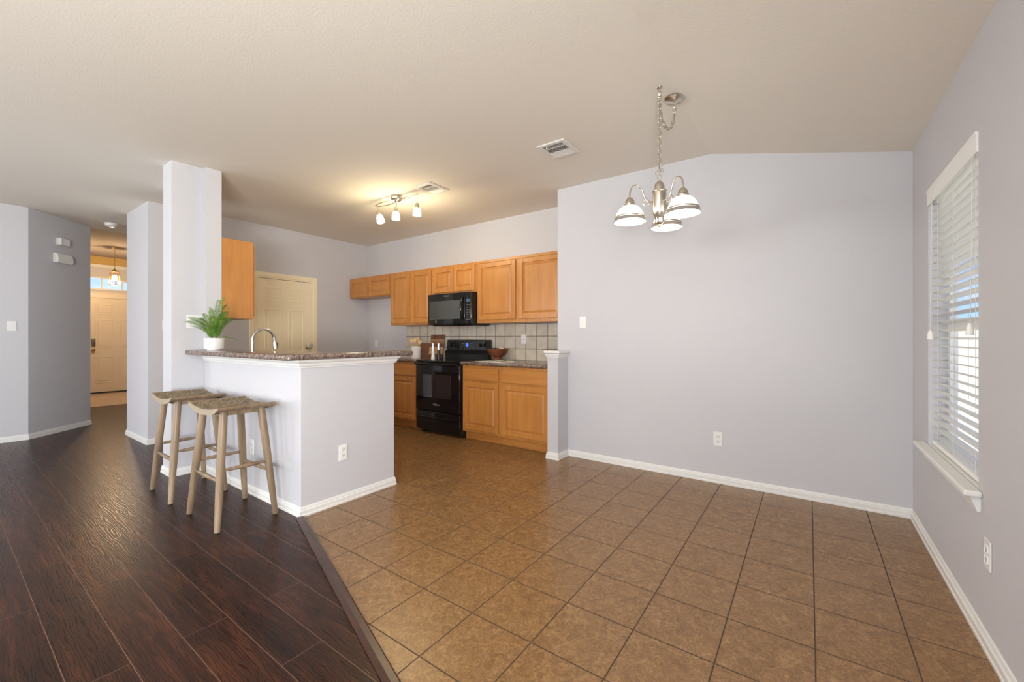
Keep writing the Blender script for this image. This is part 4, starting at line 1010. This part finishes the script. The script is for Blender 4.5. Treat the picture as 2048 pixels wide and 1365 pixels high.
bm = B(); box(bm, -3.985, -3.955, MYF-0.0008, MYF+0.002, MZ0+0.040, MZ0+0.072); st_ = obj('sticker', bm, M['sticker'], dr, O)
bm = B(); box(bm, PXD+0.002, MX1, MYF+0.001, MYF+0.044, MZ0+0.02, MZ1-0.002, 0.008, 3); cp = obj('control_panel', bm, M['blackglass'], root, O, smooth=True)
bm = B(); box(bm, PXD+0.022, MX1-0.022, MYF-0.0003, MYF+0.003, MZ1-0.125, MZ1-0.090); obj('display', bm, M['lcd'], cp, O)
M['keyprint'] = plain('key_print', (0.16, 0.16, 0.17, 1), 0.4)
for r_ in range(7):
    for c_ in range(3):
        bm = B(); box(bm, PXD+0.022+0.024*c_, PXD+0.038+0.024*c_, MYF+0.0002, MYF+0.003, MZ0+0.070+0.030*r_, MZ0+0.078+0.030*r_); obj('key', bm, M['keyprint'], cp, O)

# ------------------------------------------------------------------ faucet
FX, FY = -4.02, 1.675; ZSK = 0.914
O = (FX, FY, ZSK); root = thing('faucet', 'stainless gooseneck pull-down kitchen faucet rising behind the bar', 'faucet', O)
bm = B(); lathe(bm, [(0, 0.0003), (0.028, 0.0003), (0.028, 0.008), (0.020, 0.014), (0.018, 0.10), (0.0135, 0.104), (0, 0.104)], 24, FX, FY, ZSK); obj('base', bm, M['steel'], root, O, smooth=True)
R_ = 0.092; zc = 1.186
pts = [(FX, FY, 1.0), (FX, FY, 1.06), (FX, FY, 1.12)]+[(FX+0.02*(1-math.cos(q))*0, FY+R_-R_*math.cos(q), zc+R_*math.sin(q)) for q in [PI*i/18 for i in range(18)]]
pts += [(FX, FY+2*R_+0.002, zc-0.012)]
bm = B(); tube(bm, pts, 0.0125, 16); sp = obj('spout', bm, M['steel'], root, O, smooth=True)
bm = B(); tube(bm, [(FX, FY+2*R_+0.002, zc-0.010), (FX, FY+2*R_+0.004, zc-0.016), (FX, FY+2*R_+0.007, zc-0.05), (FX, FY+2*R_+0.010, zc-0.085), (FX, FY+2*R_+0.010, zc-0.090)], [0.012, 0.0155, 0.017, 0.019, 0.015], 16); hd = obj('spray_head', bm, M['steel'], root, O, smooth=True)
bm = B(); box(bm, FX-0.007, FX+0.007, FY+2*R_+0.018, FY+2*R_+0.030, zc-0.078, zc-0.035, 0.004); obj('spray_button', bm, M['blackmat'], hd, O)
bm = B(); tube(bm, [(FX+0.014, FY, 0.985), (FX+0.04, FY, 0.99), (FX+0.09, FY+0.01, 1.02)], [0.010, 0.008, 0.006], 10); obj('lever', bm, M['steel'], root, O, smooth=True)

# ------------------------------------------------------------------ fern
PX, PY = -4.185, 1.44
O = (PX, PY, ZB1); root = thing('potted_fern', 'green fern in a white footed pot on the bar beside the column', 'plant', O)
bm = B(); lathe(bm, [(0, 0.0005), (0.052, 0.0005), (0.052, 0.012), (0.050, 0.013), (0.071, 0.014), (0.074, 0.018), (0.075, 0.105), (0.069, 0.106), (0.068, 0.090), (0, 0.088)], 40, PX, PY, ZB1); obj('pot', bm, M['white'], root, O, smooth=True)
bm = B(); lathe(bm, [(0, 0.0885), (0.066, 0.0885), (0.05, 0.096), (0, 0.098)], 24, PX, PY, ZB1); obj('soil', bm, M['soil'], root, O)
rnd = random.Random(3)
RT = Vector((math.cos(math.radians(35.47)), math.sin(math.radians(35.47)), 0)); FWv = Vector((-RT.y, RT.x, 0))
def frond(dirv, L, rise, droop, wmax=0.030):
    """arching rachis with paired pinnae"""
    bm = B(); base = Vector((PX, PY, ZB1+0.092))+dirv*0.015
    dv = Vector((dirv.x, dirv.y, 0)); 
    if dv.length > 1e-4: dv.normalize()
    pts = []
    n = 34; roll = rnd.choice((-1, 1))*rnd.uniform(0.35, 0.85)
    for i in range(n+1):
        t = i/n; pts.append(base+dv*(L*t*(0.55+0.45*t))+Vector((0, 0, rise*(1-(1-t)**1.7)-droop*t**2.6)))
    tube(bm, pts, [0.0016*(1-0.8*i/n) for i in range(n+1)], 5)
    for i in range(3, n+1):
        t = i/n; p = pts[i]; tg = (pts[min(i+1, n)]-pts[i-1]).normalized()
        side = tg.cross(Vector((0, 0, 1)));
        if side.length < 0.2: side = tg.cross(FWv)
        side.normalize(); nrm = side.cross(tg).normalized()
        side = (side*math.cos(roll)+nrm*math.sin(roll)).normalized(); nrm = side.cross(tg).normalized()
        wl = wmax*math.sin(PI*min(1, 0.12+0.88*t))**0.6*(1.0 if t < 0.85 else (1-t)/0.15*0.7+0.3)
        for s in (-1, 1):
            q = p-tg*(0.25+0.25*s)*((pts[i]-pts[i-1]).length)
            tip = q+side*s*wl+tg*wl*0.5+nrm*(-0.10*wl)+Vector((rnd.uniform(-1, 1), rnd.uniform(-1, 1), rnd.uniform(-1, 1)))*0.004
            m1 = q+side*s*wl*0.4+tg*(wl*0.20+0.0028); m2 = q+side*s*wl*0.4+tg*(wl*0.20-0.0028)
            v = [bm.verts.new(c) for c in (q, m1, tip, m2)]; bm.faces.new(v)
    return bm
SPEC = [  # (screen-right, depth, length, rise, droop)
    (-1.0, -0.35, 0.22, 0.17, 0.02), (-1.0, 0.25, 0.23, 0.21, 0.03), (-0.9, 0.0, 0.21, 0.12, 0.0), (-1.0, -0.1, 0.24, 0.20, 0.05), (-1.0, 0.45, 0.20, 0.17, 0.03), (-0.8, -0.6, 0.18, 0.21, 0.03),
    (-0.45, 0.3, 0.07, 0.26, 0.0), (-0.3, -0.4, 0.07, 0.22, 0.0), (0.25, 0.2, 0.06, 0.37, 0.0), (0.6, -0.4, 0.10, 0.34, 0.0), (0.4, 0.6, 0.08, 0.31, 0.0), (0.9, 0.3, 0.12, 0.29, 0.0), (0.35, -0.8, 0.12, 0.29, 0.02),
    (1.0, -0.2, 0.13, 0.25, 0.01), (0.9, -0.5, 0.13, 0.21, 0.01), (1.0, 0.25, 0.13, 0.21, 0.01), (0.1, 0.8, 0.12, 0.26, 0.02), (0.8, 0.0, 0.09, 0.17, 0.0), (0.2, -0.5, 0.06, 0.20, 0.0), (0.5, 0.3, 0.05, 0.22, 0.0),
    (1.0, 0.1, 0.20, 0.05, 0.07), (-0.3, -0.9, 0.12, 0.20, 0.02), (0.6, 0.7, 0.13, 0.19, 0.02), (-0.7, 0.7, 0.12, 0.18, 0.02)]
for a, b_, L, ri, dr_ in SPEC:
    v = RT*a+FWv*b_; v.normalize()
    obj('frond', frond(v, L, ri, dr_, 0.010 if ri < 0.1 else 0.033), M['fern'], root, O)

# ------------------------------------------------------------------ worktop things
ZK = 0.9205
cx, cy = -4.305, 3.815
O = (cx, cy, ZK); root = tag(obj('utensil_crock', (lambda bm: (lathe(bm, [(0, 0), (0.064, 0), (0.068, 0.006), (0.069, 0.160), (0.066, 0.163), (0.062, 0.160), (0.060, 0.02), (0, 0.016)], 36, cx, cy, ZK), bm)[1])(B()), M['white'], None, O, smooth=True), 'white ceramic crock holding wooden utensils left of the stove', 'crock')
def utensil(label, ax, ay, tx, ty, kind, ztip):
    bm = B(); p0 = Vector((cx+ax, cy+ay, ZK+0.022)); p1 = Vector((cx+tx, cy+ty, ztip)); dvec = (p1-p0)
    tube(bm, [p0, p0+dvec*0.5, p0+dvec*0.78], [0.006, 0.006, 0.0055], 8)
    side = RT; c0 = p0+dvec*0.76; dn = dvec.normalized(); L = dvec.length*0.24
    outline = [(0.005, 0), (0.016, 0.3), (0.024, 0.6), (0.022, 0.85), (0.010, 1.0)] if kind == 'spoon' else [(0.006, 0), (0.020, 0.25), (0.026, 0.9), (0.024, 1.0)]
    fr = [c0+dn*L*t+side*wv for wv, t in outline]+[c0+dn*L*t-side*wv for wv, t in reversed(outline)]
    nn = side.cross(dn).normalized()*0.004
    v0 = [bm.verts.new(p-nn) for p in fr]; v1 = [bm.verts.new(p+nn) for p in fr]; n = len(fr)
    bm.faces.new(v0); bm.faces.new(v1)
    for k in range(n): bm.faces.new((v0[k], v0[(k+1) % n], v1[(k+1) % n], v1[k]))
    tag(obj('wooden_utensil', bm, M['beech'], None, tuple(p0), smooth=True), label, 'utensil', 'wooden utensils in the white crock')
utensil('pale wooden spoon leaning left in the white crock', -0.035, -0.018, -0.055, -0.03, 'spoon', 1.185)
utensil('pale wooden spatula upright in the middle of the white crock', 0.002, -0.022, 0.004, -0.026, 'spatula', 1.19)
utensil('pale wooden spoon at the rear of the white crock', -0.012, 0.036, -0.016, 0.044, 'spoon', 1.20)
utensil('pale wooden spatula leaning right toward the cutting board', 0.022, 0.010, 0.050, 0.030, 'spatula', 1.165)

# cutting boards leaning on the tile
def lean(bm, ybase, ang):
    bmesh.ops.transform(bm, matrix=Matrix.Translation((0, ybase, ZK)) @ Matrix.Rotation(-ang, 4, 'X') @ Matrix.Translation((0, -ybase, -ZK)), verts=bm.verts)
O = (-4.30, 4.19, ZK); root = thing('cutting_board', 'tall striped walnut and maple cutting board leaning on the backsplash', 'cutting board', O)
strips = [(0.0, 0.05, 'walnut'), (0.05, 0.15, 'beech'), (0.15, 0.195, 'walnut'), (0.195, 0.265, 'beech2'), (0.265, 0.33, 'walnut')]
M['beech2'] = cabinet_wood('light_brown_wood', (0.30, 0.155, 0.06, 1), (0.38, 0.20, 0.085, 1), (0.44, 0.25, 0.11, 1), False, 0.5)
M['beechh'] = cabinet_wood('pale_board_wood', (0.52, 0.31, 0.14, 1), (0.60, 0.38, 0.18, 1), (0.66, 0.44, 0.22, 1), False, 0.5)
for z0, z1, mt in strips:
    bm = B(); box(bm, -4.475, -4.205, 4.195, 4.213, ZK+z0+0.0003, ZK+z1, 0.0015, 1); lean(bm, 4.195, math.radians(10.5)); obj('strip', bm, M['beechh'] if mt == 'beech' else M[mt], root, O)
bm = B()
pts = [(-4.715, 0), (-4.495, 0), (-4.485, 0.012), (-4.485, 0.185), (-4.50, 0.2), (-4.71, 0.2), (-4.725, 0.185), (-4.725, 0.012)]
prism(bm, [(x, ZK+0.0005+z) for x, z in pts], 4.215, 4.235, 'y'); lean(bm, 4.215, math.radians(9))
tag(obj('cutting_board', bm, M['bowlwood'], None, (-4.60, 4.2, ZK)), 'shorter reddish cutting board leaning behind the white crock', 'cutting board')

def grinder(x, y, mat, label):
    O = (x, y, 0.9184); root = thing('spice_grinder', label, 'grinder', O)
    bm = B(); lathe(bm, [(0, 0), (0.027, 0), (0.027, 0.012), (0.022, 0.05), (0.019, 0.118), (0, 0.118)], 24, x, y, 0.9184); obj('base', bm, mat, root, O, smooth=True)
    bm = B(); lathe(bm, [(0, 0.118), (0.0195, 0.118), (0.0195, 0.20), (0.017, 0.212), (0.006, 0.216), (0, 0.217)], 24, x, y, 0.9184); obj('head', bm, M['steel'], root, O, smooth=True)
grinder(-4.072, 3.905, M['white'], 'steel-topped grinder with a white base')
grinder(-4.068, 4.005, M['blackmat'], 'steel-topped grinder with a black base')

# bowl and its contents
bx_, by_ = -3.130, 4.085
O = (bx_, by_, ZK)
bm = B(); lathe(bm, [(0, 0), (0.066, 0), (0.068, 0.004), (0.058, 0.020), (0.052, 0.036), (0.060, 0.044), (0.095, 0.068), (0.122, 0.100), (0.138, 0.142), (0.134, 0.143), (0.116, 0.106), (0.088, 0.078), (0.05, 0.060), (0, 0.056)], 44, bx_, by_, ZK)
tag(obj('footed_bowl', bm, M['bowlwood'], None, O, smooth=True), 'reddish brown footed wooden bowl on the worktop by the stove', 'bowl')
def ball(bm, c, r, sq=1.0):
    bmesh.ops.create_uvsphere(bm, u_segments=16, v_segments=10, radius=r, matrix=Matrix.Translation(c) @ Matrix.Diagonal((1, 1, sq, 1)))
for dx, dy, dz, r, nm, mt, lb in ((-0.050, 0.02, 0.118, 0.040, 'plum', 'navy', 'dark blue plum at the left in the wooden bowl'), (0.010, -0.01, 0.108, 0.040, 'plum', 'navy', 'dark blue plum low in the middle of the wooden bowl'), (0.055, 0.02, 0.123, 0.036, 'garlic_bulb', 'garlic', 'pale garlic bulb at the right in the wooden bowl'), (0.020, 0.055, 0.132, 0.034, 'garlic_bulb', 'garlic', 'pale garlic bulb at the rear of the wooden bowl')):
    bm = B(); c = (bx_+dx, by_+dy, ZK+dz); ball(bm, c, r, 0.95)
    if nm == 'garlic_bulb': tube(bm, [(c[0], c[1], c[2]+r*0.85), (c[0]+0.004, c[1], c[2]+r*1.35)], [0.008, 0.003], 8)
    tag(obj(nm, bm, M[mt], None, c, smooth=True), lb, 'fruit' if nm == 'plum' else 'garlic', 'contents of the wooden bowl')

# open magazine
O = (-2.93, 3.815, ZK); root = thing('open_magazine', 'open magazine lying on the worktop before the bowl', 'magazine', O)
def page(bm, s):
    n = 10; top = []; bot = []
    for i in range(n+1):
        t = i/n; x = s*t*0.235; z = 0.004+0.010*math.sin(PI*min(1, t*1.15+0.08))*(1-0.6*t)
        top.append((x, z)); bot.append((x, 0.0004))
    prism(bm, top+bot[::-1], -0.135, 0.135, 'y')
rotm = Matrix.Translation((-2.925, 3.815, ZK)) @ Matrix.Rotation(math.radians(-4), 4, 'Z')
for s in (-1, 1):
    bm = B(); page(bm, s); bmesh.ops.transform(bm, matrix=rotm, verts=bm.verts); pg = obj('page', bm, M['paper'], root, O)
    bm = B()
    x0, x1 = (0.05, 0.20); n = 8; fr = []
    f = lambda t: 0.004+0.010*math.sin(PI*min(1, t*1.15+0.08))*(1-0.6*t)+0.0006
    for i in range(n):
        ta, tb = (x0+(x1-x0)*i/n)/0.235, (x0+(x1-x0)*(i+1)/n)/0.235
        v = [bm.verts.new(p) for p in ((s*ta*0.235, -0.10, f(ta)), (s*tb*0.235, -0.10, f(tb)), (s*tb*0.235, 0.03, f(tb)), (s*ta*0.235, 0.03, f(ta)))]; bm.faces.new(v)
    bmesh.ops.transform(bm, matrix=rotm, verts=bm.verts); obj('picture', bm, M['photo'], pg, O)

# ------------------------------------------------------------------ stools
def make_stool(loc, label, rotz):
    root = thing('bar_stool', label, 'stool', loc, rotz, 'saddle stools at the breakfast bar')
    sx, sy = 0.248, 0.172
    def zt(x): return 0.739+0.027*(abs(x)/sx)**2.0
    # woven seat
    bm = B(); n = 28; g = sx-0.026
    top = [(-g+2*g*i/n, zt(-g+2*g*i/n)+0.002) for i in range(n+1)]
    prism(bm, top+[(x, z-0.016) for x, z in reversed(top)], -sy+0.006, sy-0.006, 'y'); seat = obj('seat', bm, M['weave'], root)
    # wrapped end faces with deeper curved edge
    for s in (-1, 1):
        bm = B(); gg = sx-0.004
        up = [(-gg+2*gg*i/n, zt(-gg+2*gg*i/n)+0.001) for i in range(n+1)]
        lo = [(x, z-0.012-0.024*(1-(abs(x)/gg)**6)) for x, z in reversed(up)]
        prism(bm, up+lo, s*(sy-0.004), s*(sy+0.004), 'y'); bmesh.ops.bevel(bm, geom=[e for e in bm.edges], offset=0.002, segments=1, affect='EDGES')
        obj('seat_end', bm, M['strands'], root)
    for s in (-1, 1):
        bm = B()
        prism(bm, [(s*(sx-0.030), zt(sx-0.030)+0.003), (s*(sx-0.012), zt(sx-0.012)+0.004), (s*sx, zt(sx)-0.002), (s*sx, zt(sx)-0.012), (s*(sx-0.020), zt(sx-0.02)-0.026), (s*(sx-0.030), zt(sx-0.03)-0.020)], -sy, sy, 'y')
        bmesh.ops.bevel(bm, geom=bm.edges[:], offset=0.0025, segments=2, affect='EDGES'); obj('side_rail', bm, M['oak'], root)
    tx, ty, fx, fy = 0.162, 0.111, 0.235, 0.172
    ZL = 0.733
    def leg_at(ax, ay, z): t = 1-z/ZL; return Vector((ax*(tx+(fx-tx)*t), ay*(ty+(fy-ty)*t), z))
    for ax in (-1, 1):
        for ay in (-1, 1):
            bm = B(); p0, p1 = leg_at(ax, ay, 0.0035), leg_at(ax, ay, ZL)
            pts = [p0.lerp(p1, i/10) for i in range(11)]
            tube(bm, pts, [0.0165+0.0070*math.sin(PI*0.5*min(1, i/6.0)) for i in range(11)], 16)
            for v in bm.verts:
                if v.co.z < 0.015: v.co.z = 0.0035
            lg = obj('leg', bm, M['oak'], root, smooth=True)
            bm = B(); lathe(bm, [(0, 0.0004), (0.013, 0.0004), (0.013, 0.006), (0, 0.006)], 14, p0.x, p0.y, 0); obj('foot_pad', bm, M['rubber'], lg)
    def rung(a, b_, r0, r1):
        bm = B(); pts = [a.lerp(b_, i/12) for i in range(13)]; tube(bm, pts, [r0+(r1-r0)*math.sin(PI*i/12) for i in range(13)], 12); obj('stretcher', bm, M['oak'], root, smooth=True)
    for ay in (-1, 1): rung(leg_at(-1, ay, 0.300), leg_at(1, ay, 0.300), 0.007, 0.0135)
    for ax in (-1, 1): rung(leg_at(ax, -1, 0.365), leg_at(ax, 1, 0.365), 0.007, 0.0135)
    for ax in (-1, 1):
        bm = B(); box(bm, ax*tx*1.0-0.011, ax*tx*1.0+0.011, -ty+0.02, ty-0.02, 0.702, 0.734, 0.002, 1); obj('apron', bm, M['oak'], root)
    for ay in (-1, 1):
        bm = B(); box(bm, -tx+0.02, tx-0.02, ay*ty-0.011, ay*ty+0.011, 0.698, 0.722, 0.002, 1); obj('apron', bm, M['oak'], root)
    return root
s2 = make_stool((-3.195, 1.205, 0), 'nearer woven-seat oak bar stool toward the bar corner', 0.0)
dup(s2, (-3.975, 1.195, 0), math.radians(-1.5), 'farther woven-seat oak bar stool next to the column')

# ------------------------------------------------------------------ outside
bm = B(); box(bm, -40, 40, -40, 60, -0.35, -0.25)
struct('ground', bm, M['ground'], 'dry lawn outside the windows', 'ground')
root = thing('fence', 'pale board fence seen through the window blind', 'fence', (3.0, 12, -0.25)); O = (3.0, 12, -0.25)
bm = B(); yy = 3.0
while yy < 24: box(bm, 3.0, 3.02, yy, yy+0.135, -0.249, 1.45); yy += 0.145
obj('boards', bm, M['fence'], root, O)
for zz in (0.1, 0.65, 1.2):
    bm = B(); box(bm, 3.021, 3.06, 3.0, 24, zz, zz+0.08); obj('rail', bm, M['fence'], root, O)
